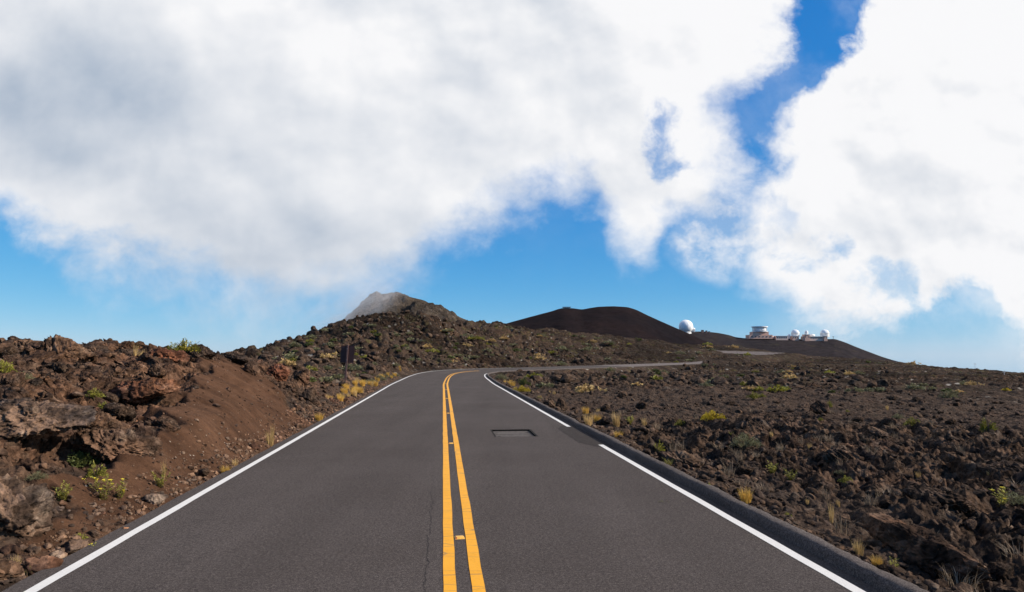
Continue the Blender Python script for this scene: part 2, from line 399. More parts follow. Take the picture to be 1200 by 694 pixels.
# push the broken faces of the near lava bank sideways so that ledges overhang
D = np.hypot(X, Y); side = X-TD*Y
bk = ss(-4.2, -5.6, side)*ss(34, 24, Y)*ss(2, 5, Y)*(1-CI)
rt = ss(4.4, 5.6, side)*ss(60, 30, D)
bx = bk*(.22*perlin(Y*.9+3, Z*3.2, 200)+.10*perlin(Y*2.6, Z*7, 201)+.05*perlin(X*6+Y*6, Z*14, 202)) + rt*(.06*perlin(Y*3, Z*9+X, 203))
by = -bk*(.25*perlin(X*.9+3, Z*3.2, 204)+.12*perlin(X*2.6, Z*7, 205)) - rt*.06*perlin(X*3, Z*9+Y, 206)
V = np.stack([X+bx, Y+by, Z], 1)
nr, na = RR.shape
idx = np.arange(nr*na).reshape(nr, na)
q = np.stack([idx[:-1,:-1], idx[:-1,1:], idx[1:,1:], idx[1:,:-1]], -1).reshape(-1, 4)[:, ::-1]
M_ground = ground_material()
ground = mesh_np('ground', V, q, M_ground, smooth=True)
at = ground.data.color_attributes.new('zones', 'FLOAT_COLOR', 'POINT')
colr = np.ones((len(X), 4), np.float32); colr[:,0] = CI; colr[:,1] = SO*(1-bk); colr[:,2] = bk
at.data.foreach_set('color', colr.ravel())
tag(ground, 'dark brown lava rubble and bare reddish cinder on both sides of the road', kind='structure')

# ------------------------------------------------------------------ hills behind
def hill(name, label, sky, D0, front, back, mat, rough, seed, base=-40, step=.0016, rows=150, lump=None):
    px = np.array([s[0] for s in sky], float); py = np.array([s[1] for s in sky], float)
    tx = (px-600)/F/ (cp-(347-py)/F*sp); tz = (sp+(347-py)/F*cp)/(cp-(347-py)/F*sp)
    a = np.arange(tx.min(), tx.max(), step)
    crest = np.interp(a, tx, tz); ker = np.hanning(9); ker /= ker.sum(); crest = np.convolve(np.pad(crest, 4, 'edge'), ker, 'valid')
    u = np.concatenate([-np.linspace(1, 0, rows)**1.2, np.linspace(.03, 1, rows//3)])
    UU, AA_ = np.meshgrid(u, a, indexing='ij')
    dd = np.where(UU < 0, UU*front, UU*back)+D0
    cz = np.broadcast_to(crest, UU.shape)*D0+CAMH
    prof = np.where(UU < 0, 1-np.abs(UU)**1.15, 1-.9*UU**1.3)
    z = base+(cz-base)*prof
    x = AA_*dd; y = dd
    n = fbm(x/lump, y/lump, 5, seed, .55)*rough + fbm(x/lump/6, y/lump/6, 3, seed+9, .6)*rough*.15
    z = z+n*np.clip(np.abs(UU)*6, .14, 1)
    v = np.stack([x.ravel(), y.ravel(), z.ravel()], 1)
    ii = np.arange(UU.size).reshape(UU.shape)
    f = np.stack([ii[:-1,:-1], ii[:-1,1:], ii[1:,1:], ii[1:,:-1]], -1).reshape(-1, 4)[:, ::-1]
    o = mesh_np(name, v, f, mat, smooth=True); tag(o, label, kind='structure'); return o
def hill_material(name, a, b, scale, bump, green=0., rocks=0.):
    m, t, bb = material(name, .95); bb.inputs['Specular IOR Level'].default_value = 0; tc = t.new('ShaderNodeTexCoord').outputs['Object']
    c = t.mix(t.mapr(t.noise(tc, scale, 7, .6), .35, .65), a, b)
    c = t.mix(1., c, t.mapr(t.noise(tc, scale*14, 8, .7), .3, .7, .6, 1.45), 'MULTIPLY')
    if green: c = t.mix(t.math('MULTIPLY', t.mapr(t.noise(tc, scale*5, 6, .7), .56, .66), green), c, (.12, .10, .035))
    if rocks: c = t.mix(t.math('MULTIPLY', t.mapr(t.noise(tc, scale*9, 6, .7), .55, .68), rocks), c, (.22, .18, .145))
    t.put(bb.inputs['Base Color'], c)
    t.put(bb.inputs['Normal'], t.bump(t.noise(tc, scale*12, 8, .7), 1, bump)); return m
M_peak = hill_material('peak_rock', (.040, .033, .027), (.125, .095, .070), .06, 3.0, .2, .6)
M_cone = hill_material('cone_cinder', (.0088, .0070, .0080), (.0150, .0095, .0092), .012, .8)  # black cinder, its colour lowered further to stand in for cloud shadow
M_ridge = hill_material('ridge_cinder', (.017, .015, .017), (.027, .021, .021), .012, 1.0, .15)
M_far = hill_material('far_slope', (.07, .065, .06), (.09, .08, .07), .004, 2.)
hill('peak_hill', 'grey brown rocky peak with cloud drifting across its left shoulder',
     [(300,440),(340,420),(370,398),(385,388),(400,376),(412,365),(424,355),(436,348.5),(448,345),(460,344),(472,346),(484,350),(496,354),(510,359),(522,365),(534,371),(548,376),(570,381),(600,390),(640,405)],
     255, 120, 200, M_peak, 5.5, 300, base=-10, lump=18, step=.0012)
hill('cinder_cone_hill', 'smooth dark red brown cinder cone with cloud shadow in its colour, behind the lava ridge',
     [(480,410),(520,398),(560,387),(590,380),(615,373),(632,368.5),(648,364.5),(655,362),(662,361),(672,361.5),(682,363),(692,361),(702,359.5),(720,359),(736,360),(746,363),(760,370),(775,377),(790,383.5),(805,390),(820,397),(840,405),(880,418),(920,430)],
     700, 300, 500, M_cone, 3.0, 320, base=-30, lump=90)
hill('observatory_ridge_hill', 'dark bare ridge carrying the white domes and falling away to the right',
     [(720,395),(750,392),(780,389),(795,389),(812,388.5),(826,388.5),(840,390),(855,393),(862,395.5),(872,396.5),(900,397),(940,397.5),(968,397.5),(978,397),(990,401),(1003,406.5),(1020,413),(1035,418.5),(1050,423),(1070,428.5),(1100,435),(1150,446),(1200,460)],
     860, 300, 500, M_ridge, 2.5, 340, base=-50, lump=80)
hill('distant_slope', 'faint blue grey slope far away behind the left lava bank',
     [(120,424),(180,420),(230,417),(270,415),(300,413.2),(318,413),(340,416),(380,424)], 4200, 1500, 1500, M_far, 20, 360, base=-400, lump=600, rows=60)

# ------------------------------------------------------------------ road
def ribbon(name, ts, offs, up, mat, parent=None, skip=None, jag=0, colattr=False):
    v = []; ncol = len(offs)
    for t in ts:
        for k, s in enumerate(offs):
            ds = 0
            if jag and k in (0, ncol-1): ds = jag*(mn.noise((t*2.1, k*9.7, 0))+.6*mn.noise((t*7.3, k*5, 3)))
            x, y, z = road_pt(t, s+ds, up); v.append((x, y, z))
    f = []
    for i in range(len(ts)-1):
        for k in range(ncol-1):
            if skip and skip(.5*(ts[i]+ts[i+1]), .5*(offs[k]+offs[k+1])): continue
            a = i*ncol+k; f.append((a, a+1, a+1+ncol, a+ncol))
    return mesh_np(name, v, f, mat, parent)
sec = math.sqrt(1+TD*TD)
H0, H1 = 15.15*sec, 16.6*sec; HS0, HS1 = 1.15, 2.13      # the sunken access cover
stations = sorted(set(list(np.arange(-50, 60, .5)) + [H0, H1] + list(np.arange(60, 130, .5)) + list(np.arange(130, CLT[-1]-3, 2.))))
def asphalt_material():
    m, t, b = material('asphalt', .88); tc = t.new('ShaderNodeTexCoord').outputs['Object']
    fine = t.noise(tc, 90, 3, .8); v = t.voro(tc, 160, out='Color'); sv = t.new('ShaderNodeSeparateColor'); t.put(sv.inputs[0], v)
    big = t.noise(tc, .35, 5, .6)
    # rotate into road direction and stretch along it: worn wheel tracks
    mp = t.new('ShaderNodeMapping'); t.put(mp.inputs[0], tc); mp.inputs['Rotation'].default_value = (0, 0, -math.atan(-TD)); mp.inputs['Scale'].default_value = (1.3, .05, 1)
    tr = t.noise(mp.outputs[0], 1.0, 4, .55)
    c = t.mix(t.mapr(big, .3, .7), (.054, .0445, .040), (.068, .057, .052))
    c = t.mix(1., c, t.mapr(tr, .3, .7, .90, 1.1), 'MULTIPLY')
    c = t.mix(1., c, t.mapr(sv.outputs[0], 0, 1, .45, 1.6), 'MULTIPLY')
    c = t.mix(1., c, t.mapr(fine, .25, .75, .7, 1.3), 'MULTIPLY')
    c = t.mix(1., c, t.mapr(t.noise(tc, 34, 4, .8), .3, .7, .55, 1.45), 'MULTIPLY')
    # one long crack beside the centre line, and hairline ones elsewhere
    sx = t.new('ShaderNodeSeparateXYZ'); t.put(sx.inputs[0], tc)
    lat = t.math('SUBTRACT', sx.outputs[0], t.math('MULTIPLY', sx.outputs[1], TD))
    wob = t.noise(tc, 1.6, 8, .75)
    d = t.math('ABSOLUTE', t.math('SUBTRACT', lat, t.math('ADD', -.13, t.math('MULTIPLY', t.math('SUBTRACT', wob, .5), .22))))
    crack = t.math('MULTIPLY', t.mapr(d, .006, .0025), t.mapr(sx.outputs[1], 10.5, 8))
    hc = t.voro(mp.outputs[0], .9, 'DISTANCE_TO_EDGE')
    wv = t.new('ShaderNodeVectorMath', operation='ADD'); t.put(wv.inputs[0], tc)
    nz = t.noise(tc, 2.5, 6, .7, out='Color'); t.put(wv.inputs[1], nz)
    hc = t.mapr(t.voro(wv.outputs[0], .28, 'DISTANCE_TO_EDGE'), .0022, .0008)
    crack = t.math('MAXIMUM', crack, t.math('MULTIPLY', hc, t.math('MULTIPLY', t.mapr(t.noise(tc, .5, 2), .5, .6), .7)))
    c = t.mix(crack, c, (.018, .017, .017))
    t.put(b.inputs['Base Color'], c)
    t.put(b.inputs['Normal'], t.bump(t.math('ADD', fine, sv.outputs[1]), .5, .004)); return m
M_asph = asphalt_material()
road = ribbon('road', [t for t in stations if t <= 118], [-3.34, -1.5, .0, HS0, HS1, 3.2, 3.5], 0, M_asph, jag=.03, skip=lambda t, s: H0 < t < H1 and HS0 < s < HS1)
M_old = asphalt_material(); M_old.name = 'old_pale_asphalt'  # older far asphalt, with the brightness of a sunlit grazing view in its colour
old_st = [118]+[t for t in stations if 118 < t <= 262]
tag(ribbon('road', old_st, [-3.34, 0, 3.5], 0, M_old, jag=.05), 'older stretch of the road, coloured paler for its sunlit grazing view, running away behind the lava field', kind='structure')
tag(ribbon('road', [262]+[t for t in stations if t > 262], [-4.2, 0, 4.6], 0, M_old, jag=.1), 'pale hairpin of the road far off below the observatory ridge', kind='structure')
# edge skirt so the asphalt has thickness on the left
sk = []; skf = []
for i, t in enumerate([q_ for q_ in stations if q_ <= 118]):
    ds = .03*(mn.noise((t*2.1, 0, 0))+.6*mn.noise((t*7.3, 0, 3))); a = road_pt(t, -3.34+ds, 0); sk += [a, road_pt(t, -3.40+ds, -.12)]
    if i: skf.append((2*i-2, 2*i, 2*i+1, 2*i-1))
tag(road, 'grey two lane asphalt road running ahead and bending right', kind='structure')
tag(mesh_np('road_edge', sk, skf, M_asph), 'broken left edge of the asphalt', kind='structure')

def line_material(name, col, wear, cr):
    m, t, b = material(name, .6); tc = t.new('ShaderNodeTexCoord').outputs['Object']
    n = t.noise(tc, 60, 5, .75); w = t.noise(tc, 4, 7, .7)
    c = t.mix(t.mapr(w, .3, .7), tuple(x*.86 for x in col), col)
    c = t.mix(1., c, t.mapr(n, .3, .7, .84, 1.1), 'MULTIPLY')
    worn = t.math('MULTIPLY', t.mapr(n, .57, .66), t.mapr(w, .40, .6))
    mp = t.new('ShaderNodeMapping'); t.put(mp.inputs[0], tc); mp.inputs['Scale'].default_value = (.6, 3.4, 1)
    mp.inputs['Rotation'].default_value = (0, 0, -math.atan(-TD))
    ck = t.mapr(t.voro(mp.outputs[0], 1.1, 'DISTANCE_TO_EDGE'), .018, .006)
    worn = t.math('MAXIMUM', t.math('MULTIPLY', worn, wear), t.math('MULTIPLY', ck, cr))
    c = t.mix(worn, c, (.10, .09, .075)); t.put(b.inputs['Base Color'], c)
    t.put(b.inputs['Normal'], t.bump(n, .4, .004)); return m
M_white = line_material('white_line_paint', (.64, .62, .58), .8, .0)
M_yel = line_material('yellow_line_paint', (.74, .33, .008), .35, .55)
def tsr(a, b): return [a]+[t for t in stations if a < t < b]+[b]
G0, G1 = 13.6*sec, 17.05*sec
for nm, lab, a, b, s, mt in [('edge_line', 'white edge line along the left side of the road', -50, 92, -3.11, M_white),
                         ('edge_line', 'white edge line along the right side, near stretch before the dark gap', -50, G0, 3.17, M_white),
                         ('edge_line', 'white edge line along the right side, far stretch beyond the dark gap', G1, 92, 3.17, M_white),
                         ('centre_line', 'left stripe of the double yellow centre line', -50, 79, .069, M_yel),
                         ('centre_line', 'right stripe of the double yellow centre line', -50, 79, .289, M_yel)]:
    o = ribbon(nm, tsr(a, b), [s-.051, s+.051], .004, mt, jag=.007); tag(o, lab, kind='structure')
# dark apron where the edge line breaks off
M_patch = asphalt_material(); M_patch.name = 'dark_patch_asphalt'
def darken(m, k):
    t = NT(m.node_tree); b = t.n['Principled BSDF']; src = b.inputs['Base Color'].links[0].from_socket
    t.put(b.inputs['Base Color'], t.mix(1., src, (k, k, k), 'MULTIPLY'))
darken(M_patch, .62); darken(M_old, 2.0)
pv = []; pf = []
nt = 26
for i in range(nt+1):
    t = (13.2+4.2*i/nt)*sec; w = min(1, i/5, (nt-i)/5)
    jg = .05*mn.noise((i*.9, 0, 2))
    for s in (3.38, 3.28, 3.05-.25*w+jg if w else 3.26):
        pv.append(road_pt(t, s, .003))
    if i:
        for k in (0, 1): a = 3*(i-1)+k; pf.append((a, a+3, a+4, a+1))
tag(mesh_np('asphalt_patch', pv, [tuple(reversed(f)) for f in pf], M_patch), 'darker asphalt patch filling the gap in the right edge line', kind='structure')
# kerb: low asphalt berm
M_kerb = asphalt_material(); M_kerb.name = 'kerb_asphalt'; darken(M_kerb, 1.3)
prof = [(3.345, -.02), (3.358, .06), (3.37, .092), (3.395, .104), (3.485, .104), (3.515, .088), (3.55, .02), (3.575, -.12)]
kt = list(np.arange(-30, 4, .5))+list(np.arange(4, 22, .07))+list(np.arange(22, 118, .25))
kv = []; kf = []
for i, t in enumerate(kt):
    end = 1-.9*max(0., (t-100)/18) if t > 100 else 1.
    dip = 1-.25*math.exp(-((t-17.3)/.5)**2)
    for k, (s, z) in enumerate(prof):
        w = .014*mn.noise((t*1.3, s*3, 5))+.009*mn.noise((t*6, s*11, 9))+.010*mn.noise((t*17, s*21, 4))
        kv.append(road_pt(t, s+w, z*end*(dip if z > 0 else 1)+(w*.7 if z > .05 else 0)))
    if i:
        for k in range(len(prof)-1):
            a = (i-1)*len(prof)+k; kf.append((a, a+1, a+1+len(prof), a+len(prof)))
tag(mesh_np('kerb', kv, kf, M_kerb, smooth=True), 'low rounded asphalt kerb along the right edge of the road', kind='structure')

# sunken access cover
M_steel = paint('worn_cover_steel', (.085, .074, .067), .85, .35, 14)
M_frame = paint('dark_frame_steel', (.015, .014, .013), .9, .3, 20)
ac = empty('access_cover', road_pt((H0+H1)/2, (HS0+HS1)/2, -.05), 0)
tx, ty = ctan(16*sec); ac.rotation_euler = (0, 0, math.atan2(-tx, ty))
LW, LL = HS1-HS0, H1-H0
fb = MB()
for sx_ in (-1, 1): fb.box((sx_*(LW/2-.022), 0, .004), (.044, LL+.002, .088))
for sy_ in (-1, 1): fb.box((0, sy_*(LL/2-.022), .0035), (LW-.09, .044, .083))
fb.build('frame', M_frame, ac)
MB().box((0, 0, -.03), (LW-.08, LL-.08, .02)).build('pit_floor', M_frame, ac)
for sy_ in (-1, 1):
    p = MB().box((0, sy_*(LL/4-.012), .0), (LW-.11, LL/2-.07, .028)).build('cover_plate', M_steel, ac)
    for k in (-1, 1): MB().box((k*(LW/2-.13), sy_*(LL/4-.012), .016), (.07, .03, .004)).build('lifting_slot', M_frame, p)
tag(ac, 'rectangular sunken steel access cover in the right lane', 'access cover')

# raised pavement markers between the yellow stripes
M_mark = paint('marker_amber', (.62, .33, .06), .4, .2, 40); M_lens = paint('marker_lens_red', (.35, .06, .03), .25, .1, 40)
mk0 = empty('road_marker', (0, 0, 0))
mb = MB(); n0 = [(-.05,-.05,0),(.05,-.05,0),(.05,.05,0),(-.05,.05,0),(-.036,-.022,.017),(.036,-.022,.017),(.036,.022,.017),(-.036,.022,.017)]
mb.add(n0, [(3,2,1,0),(4,5,6,7),(0,1,5,4),(1,2,6,5),(2,3,7,6),(3,0,4,7)]); mb.build('marker_body', M_mark, mk0)
MB().add([(-.046,-.0465,.004),(-.030,-.0465,.004),(-.026,-.027,.0155),(-.036,-.027,.0155)], [(0,1,2,3)]).build('lens', M_lens, mk0)
names = ['nearest', 'second nearest', 'third nearest', 'fourth nearest', 'fifth nearest', 'sixth nearest']
for i in range(6):
    o = mk0 if i == 0 else copy_tree(mk0)
    t = (6.9+7.2*i)*sec; o.location = road_pt(t, .179, .0006); o.rotation_euler = (0, 0, math.atan(-TD)*-1+ (0.12 if i == 0 else 0)); o.rotation_euler[2] = math.atan(.1009)+(.1 if i == 0 else 0)
    tag(o, 'small amber raised marker between the yellow stripes, %s to the camera' % names[i], 'road marker', 'raised markers between the yellow stripes')

# ------------------------------------------------------------------ sign seen from behind
M_brown = paint('sign_brown_back', (.055, .026, .024), .55, .15, 6); M_post = paint('sign_post_brown', (.13, .075, .065), .5, .2, 12)
M_bolt = paint('bolt_steel', (.4, .38, .36), .4, .1, 20, .8)
gx, gy, gzz = W(404, 458, 35)
gzz = gz(gx, gy)
sg = empty('road_sign', (gx, gy, gzz-.1), R(-4)); sg.rotation_euler = (0, R(3.2), R(-4))
hgt = CAMH+ray(408, 404)[2]/ray(408, 404)[1]*gy-gzz+.1
MB().box((0, 0, hgt/2), (.075, .05, hgt)).build('post', M_post, sg)
pw, ph = .70, .86
zb_ = hgt-.06-ph/2; c = .05; pl = []
outl = []
for qx, qz, a0 in ((pw/2-c, ph/2-c, 0), (-pw/2+c, ph/2-c, 90), (-pw/2+c, -ph/2+c, 180), (pw/2-c, -ph/2+c, 270)):
    for k in range(5): a = R(a0+22.5*k); outl.append((qx+c*math.cos(a), zb_+qz+c*math.sin(a)))
nn = len(outl); vv = [(a, .030, b) for a, b in outl]+[(a, .034, b) for a, b in outl]
MB().add(vv, [tuple(range(nn)), tuple(range(nn, 2*nn))[::-1]]+[(i, nn+i, nn+(i+1) % nn, (i+1) % nn) for i in range(nn)]).build('sign_panel', M_brown, sg)
for dz in (-.28, .28): MB().tube((0, -.034, zb_+dz), (0, -.02, zb_+dz), .016, n=8).build('bolt', M_bolt, sg)
tag(sg, 'brown rectangular road sign seen from behind on a leaning post', 'road sign')

# ------------------------------------------------------------------ rocks
M_rock_l = rock_material('bank_lava_rock', (1.2, 1.06, .97), .4, 1.15, .03)
M_rock_r = rock_material('field_lava_rock', (1.0, .965, .94), .12, 1.0, .03)
M_rock_red = rock_material('red_lava_rock', (1.3, .92, .75), .75, 1.3, .02)
M_rock_grey = rock_material('grey_lava_rock', (1.2, 1.14, 1.1), .1, 1.62, .03)
def ico(sub):
    me = bpy.data.meshes.new('tmp'); import bmesh
    bm = bmesh.new(); bmesh.ops.create_icosphere(bm, subdivisions=sub, radius=1); bm.to_mesh(me); bm.free()
    v = np.empty(len(me.vertices)*3); me.vertices.foreach_get('co', v); f = np.empty(len(me.polygons)*3, np.int32)
    me.polygons.foreach_get('vertices', f); bpy.data.meshes.remove(me); return v.reshape(-1, 3), f.reshape(-1, 3)
ICO = {k: ico(k) for k in (1, 2, 3, 4, 5, 6)}
def rock_verts(sub, seed, cuts=14, rough=.10, strata=0., dims=(1, 1, 1)):
    v, f = ICO[sub]; v = v.copy(); r = np.random.default_rng(seed)
    for _ in range(cuts):
        n = r.normal(size=3); n /= np.linalg.norm(n); d = r.uniform(.5, .88)
        k = v@n; over = np.maximum(k-d, 0); v -= (over*.92)[:,None]*n
    v *= np.array(dims)
    ln = np.linalg.norm(v, axis=1, keepdims=True); nrm = v/np.maximum(ln, 1e-6)
    o = seed*3.71
    s = float(np.mean(dims))
    def n3(fr, k): return perlin(v[:,0]*fr+o+k+v[:,2]*fr*.7, v[:,1]*fr-v[:,2]*fr*.9+o, seed+k)
    rg = lambda fr, k: .6-np.abs(n3(fr, k))*2
    dsp = rough*s*(n3(1.6/s, 0)+.7*rg(3.0/s, 1)+.6*rg(6.5/s, 2)+.4*rg(14/s, 3)*(sub > 3)+.25*rg(30/s, 4)*(sub > 4))
    pits = np.abs(n3(5.5/s, 7)); dsp -= rough*s*.9*np.clip(.25-pits, 0, 1)
    if strata:
        zt = v[:,2]*1.0+.12*s*n3(1.3/s, 9)
        dsp += strata*s*(np.abs(((zt/(.16*s)) % 1)-.5)*2-.5)*(.6+.6*n3(2./s, 11))
    return v+nrm*dsp[:,None], f
HERO = [
 # column, row of the foot, distance (None = where the ray lands), half sizes (m), turn, tilt x, tilt y, sink, strata, material, label
 (-10, 655, 6.5, (.45, .38, .46), 20, 0, 0, .06, .05, 'g', 'tall pitted grey brown rock at the left edge of the photo nearest the camera'),
 (-14, 688, 5.7, (.24, .2, .13), 50, 0, 0, .06, .0, 'l', 'reddish low lump below the tall pitted rock in the bottom left corner'),
 (36, 520, 9.1, (.88, .5, .19), -6, 22, 10, -.20, .06, 'g', 'long sloping grey slab with a dark hollow beneath it'),
 (132, 545, 9.6, (.55, .40, .30), 25, 0, 10, .05, .04, 'l', 'cracked brown ledge right of the long grey slab, above the yellow flowers'),
 (100, 522, 10.2, (.6, .4, .33), -20, 5, 0, .05, .04, 'l', 'knobbly dark lava ledge above the green leaves in shadow'),
 (166, 462, 13.6, (.95, .36, .27), 8, 10, -12, .02, .02, 'r', 'slanting red brown slab with a sunlit flat face at the top of the cinder slope'),
 (62, 432, 15.5, (.85, .5, .42), 12, 0, 4, .1, .05, 'l', 'brown broken ledge below the skyline at the far left'),
 (28, 425, 16, (.7, .5, .3), 12, 0, -4, .1, .05, 'l', 'flat topped brown ledge at the skyline by the left edge of the photo'),
 (46, 408, 17, (.30, .28, .16), 12, 0, 0, .02, .0, 'd', 'dark rounded rock perched on the left skyline'),
 (108, 414, 17.5, (.62, .4, .22), -6, 0, 4, .03, .04, 'd', 'dark flat capped rock on the skyline right of the perched rock'),
 (148, 416, 18, (.40, .35, .17), 30, 0, 0, .02, .04, 'd', 'small dark hump on the skyline left of the dry grass'),
 (190, 425, 18, (.75, .4, .3), 0, 0, 2, .1, .03, 'r', 'reddish rounded ledge on the skyline left of the yellow green shrub'),
 (232, 428, 18.8, (.50, .42, .32), 20, 0, 0, .05, .04, 'd', 'dark crumbling rock under the yellow green shrub on the skyline'),
 (276, 424, 20.5, (.58, .26, .17), -14, 0, 20, -.05, .06, 'd', 'pointed rock jutting out to the left above the top of the cinder slope'),
 (294, 440, 20, (.28, .24, .30), 10, 0, 0, .05, .03, 'l', 'rough upright rock below the pointed jutting rock'),
 (322, 438, 23, (.55, .4, .38), 35, 0, 0, .1, .03, 'r', 'reddish boulder on the crest left of the road sign'),
 (338, 460, 22, (.5, .4, .34), 60, 0, 0, .1, .03, 'l', 'brown boulder low on the crest at the right end of the cinder slope'),
 (362, 470, 22, (.28, .34, .30), 15, 0, 24, .05, .0, 'd', 'dark wedge shaped rock with a smooth shaded side beside the cinder slope'),
 (352, 448, 27, (.6, .5, .4), 80, 0, 0, .1, .03, 'l', 'broad brown boulder behind the dark wedge shaped rock'),
 (228, 457, 14.8, (.10, .08, .06), 15, 0, 0, .01, .0, 'd', 'small dark stone lying alone high on the cinder slope'),
 (297, 526, 13.2, (.13, .11, .08), 40, 0, 0, .02, .0, 'r', 'reddish stone at the road edge below the cinder slope'),
 (238, 552, 10.3, (.13, .1, .07), 80, 0, 0, .02, .0, 'd', 'dark stone among stones at the foot of the cinder slope'),
 (182, 588, 8.6, (.15, .12, .08), 20, 0, 0, .02, .0, 'g', 'pale grey stone on the verge just beside the asphalt'),
 (147, 618, 7.3, (.07, .05, .03), 20, 0, 0, .0, .0, 'o', 'small orange brown stone on the verge beside the left edge line'),
 (52, 662, 6.0, (.2, .13, .09), 30, 0, 10, .03, .0, 'r', 'flat reddish rock among the stones in the bottom left corner'),
 (88, 640, 6.6, (.17, .12, .08), 80, 0, 0, .03, .0, 'g', 'grey angular stone beside the asphalt near the bottom left corner'),
 (1080, 678, 6.35, (.80, .25, .30), 100, 0, -7, .04, .0, 'b', 'large smooth brown boulder with a sloping ridge beside the kerb, bottom right'),
 (882, 506, 16.3, (.62, .42, .34), -25, 0, 12, .08, .0, 'n', 'dark wedge shaped boulder right of the yellow bush'),
 (658, 470, 25.5, (.27, .27, .36), 10, 0, 0, .1, .03, 'n', 'tan topped boulder beside a dark hollow right of the kerb'),
 (643, 474, 25.0, (.26, .22, .24), 70, 0, 0, .1, .03, 'n', 'dark boulder in front of the tan topped boulder near the kerb'),
 (960, 478, 21, (.38, .32, .2), 10, 0, 0, .05, .0, 'l', 'squat boulder standing alone in the brown part of the lava field'),
 (985, 545, 12.2, (.40, .3, .2), 40, 0, 0, .08, .0, 'g', 'grey boulder right of the yellow weeds in the lava field'),
 (962, 632, 7.6, (.14, .12, .12), 40, 0, 0, .02, .0, 'g', 'grey knobbly stone just behind the kerb near the tan tuft'),
 (1110, 600, 8.7, (.5, .3, .16), -30, 0, 6, .06, .0, 'n', 'long low lava block upslope of the large smooth boulder'),
 (1185, 560, 11, (.45, .4, .2), 0, 0, 6, .06, .0, 'n', 'broad lava block at the right edge of the photo'),
 (800, 545, 11.6, (.5, .3, .2), 10, 0, 6, .06, .0, 'n', 'shaded lava hump behind the bright green plant by the kerb'),
]
def proto_mat(k): return {'g': M_rock_grey, 'l': M_rock_l, 'd': M_rock_r, 'r': M_rock_red, 'n': M_rock_r, 'o': M_orange, 'b': M_rock_br}[k]
M_gravel = rock_material('verge_gravel_stone', (1.4, 1.28, 1.18), .25, 1.5, .02)
M_rock_br = rock_material('smooth_brown_rock', (1.25, 1.05, .9), .3, 1.35, .015)
M_orange = paint('orange_stone', (.30, .15, .08), .9, .2, 20)
def tess(h): return 6 if h > .33 else 5 if h > .2 else 4
for i, (px, py, Yd, dm, rz, tx_, ty_, sink, stt, mk, lab) in enumerate(HERO):
    x, y, z = W(px, py, Yd)
    g_ = gz(x, y)
    z = .5*z+.5*g_ if abs(z-g_) < .6 else g_
    z = min(z, g_+.12)
    v, f = rock_verts(tess(max(dm)), 900+i*7, 18, .16 if mk in 'lrg' else .11, stt, dm)
    o = mesh_np('boulder' if max(dm) > .2 else 'stone', v, f, proto_mat(mk), smooth=True)
    o.location = (x, y, z+dm[2]*.62-sink); o.rotation_euler = (R(tx_), R(ty_), R(rz))
    tag(o, lab, 'boulder' if max(dm) > .2 else 'stone')
# repeats: medium rocks one can pick out in the rubble
protos = {}
for key, mt in (('d', M_rock_r), ('l', M_rock_l), ('g', M_rock_grey)):
    protos[key] = []
    for k in range(5):
        v, f = rock_verts(5, 2000+k*13+ord(key), 9, .12, 0, (1, .8, .62)); me = mesh_np('boulder', v, f, mt, smooth=True)
        COL.objects.unlink(me); protos[key].append(me.data)
def scatter_rock(x, y, s, keys, lab, grp, zoff=.25):
    key = random.choice(keys); o = bpy.data.objects.new('boulder', random.choice(protos[key])); COL.objects.link(o)
    o.location = (x, y, gz(x, y)+zoff*s); o.scale = (s*random.uniform(.8, 1.25), s*random.uniform(.8, 1.2), s*random.uniform(.7, 1.2))
    o.rotation_euler = (random.uniform(-.4, .4), random.uniform(-.4, .4), random.uniform(0, 6.28)); tag(o, lab, 'boulder', grp)
for _ in range(70):
    y = math.exp(random.uniform(math.log(5.5), math.log(40))); s = random.uniform(4.3, 4.3+y*.75); x = TD*y+s
    if abs(x) > y*.8: continue
    scatter_rock(x, y, random.uniform(.07, .16)*(1+y/45), 'ddg', 'rough dark lava rock half sunk in the rubble right of the kerb', 'dark rocks in the lava field right of the road')
for _ in range(42):
    a = random.uniform(0, 1); px = 10+a*210; y = random.uniform(10.5, 18)
    x = (px-600)/F*y
    if float(sheet(np.array([x]), np.array([y]))[1][0]) > .15: continue
    scatter_rock(x, y, random.uniform(.12, .30), 'lld', 'rough brown lava rock among the ledges of the left bank', 'brown rocks on the left lava bank', .1)
for _ in range(60):
    y = random.uniform(24, 75); s = -random.uniform(4.5, 4.5+y*.28); x = TD*y+s
    if (x/y*F+600) < 310: continue
    scatter_rock(x, y, random.uniform(.16, .42)*(1+y/90), 'dlg', 'rough lava rock on the slope left of the road near the sign', 'rocks on the slope left of the road', .15)
# loose rubble, clinker and verge gravel that nobody could count
def rubble(name, lab, pts, sizes, mat, sub, nvar=14):
    lib = [rock_verts(sub, 5000+k, 7, .10, 0, (1, .8, .65)) for k in range(nvar)]
    vs = []; fs = []; base = 0
    zz, cc, _ = sheet(pts[:,0], pts[:,1])
    for i in range(len(pts)):
        v, f = lib[i % nvar]; a = rng.uniform(0, 6.28); b = rng.uniform(-.6, .6); s = sizes[i]
        ca, sa = math.cos(a), math.sin(a); cb, sb = math.cos(b), math.sin(b)
        m = np.array([[ca, -sa, 0], [sa, ca, 0], [0, 0, 1]])@np.array([[1, 0, 0], [0, cb, -sb], [0, sb, cb]])
        w = (v*s*rng.uniform(.75, 1.25, 3))@m.T + np.array([pts[i,0], pts[i,1], zz[i]+.22*s])
        vs.append(w); fs.append(f+base); base += len(v)
    o = mesh_np(name, np.concatenate(vs), np.concatenate(fs), mat, smooth=sub > 2); tag(o, lab, kind='stuff'); o['category'] = 'rubble'; return o
def in_cinder(p): return sheet(p[:,0], p[:,1])[1]
P = []
N = 7500
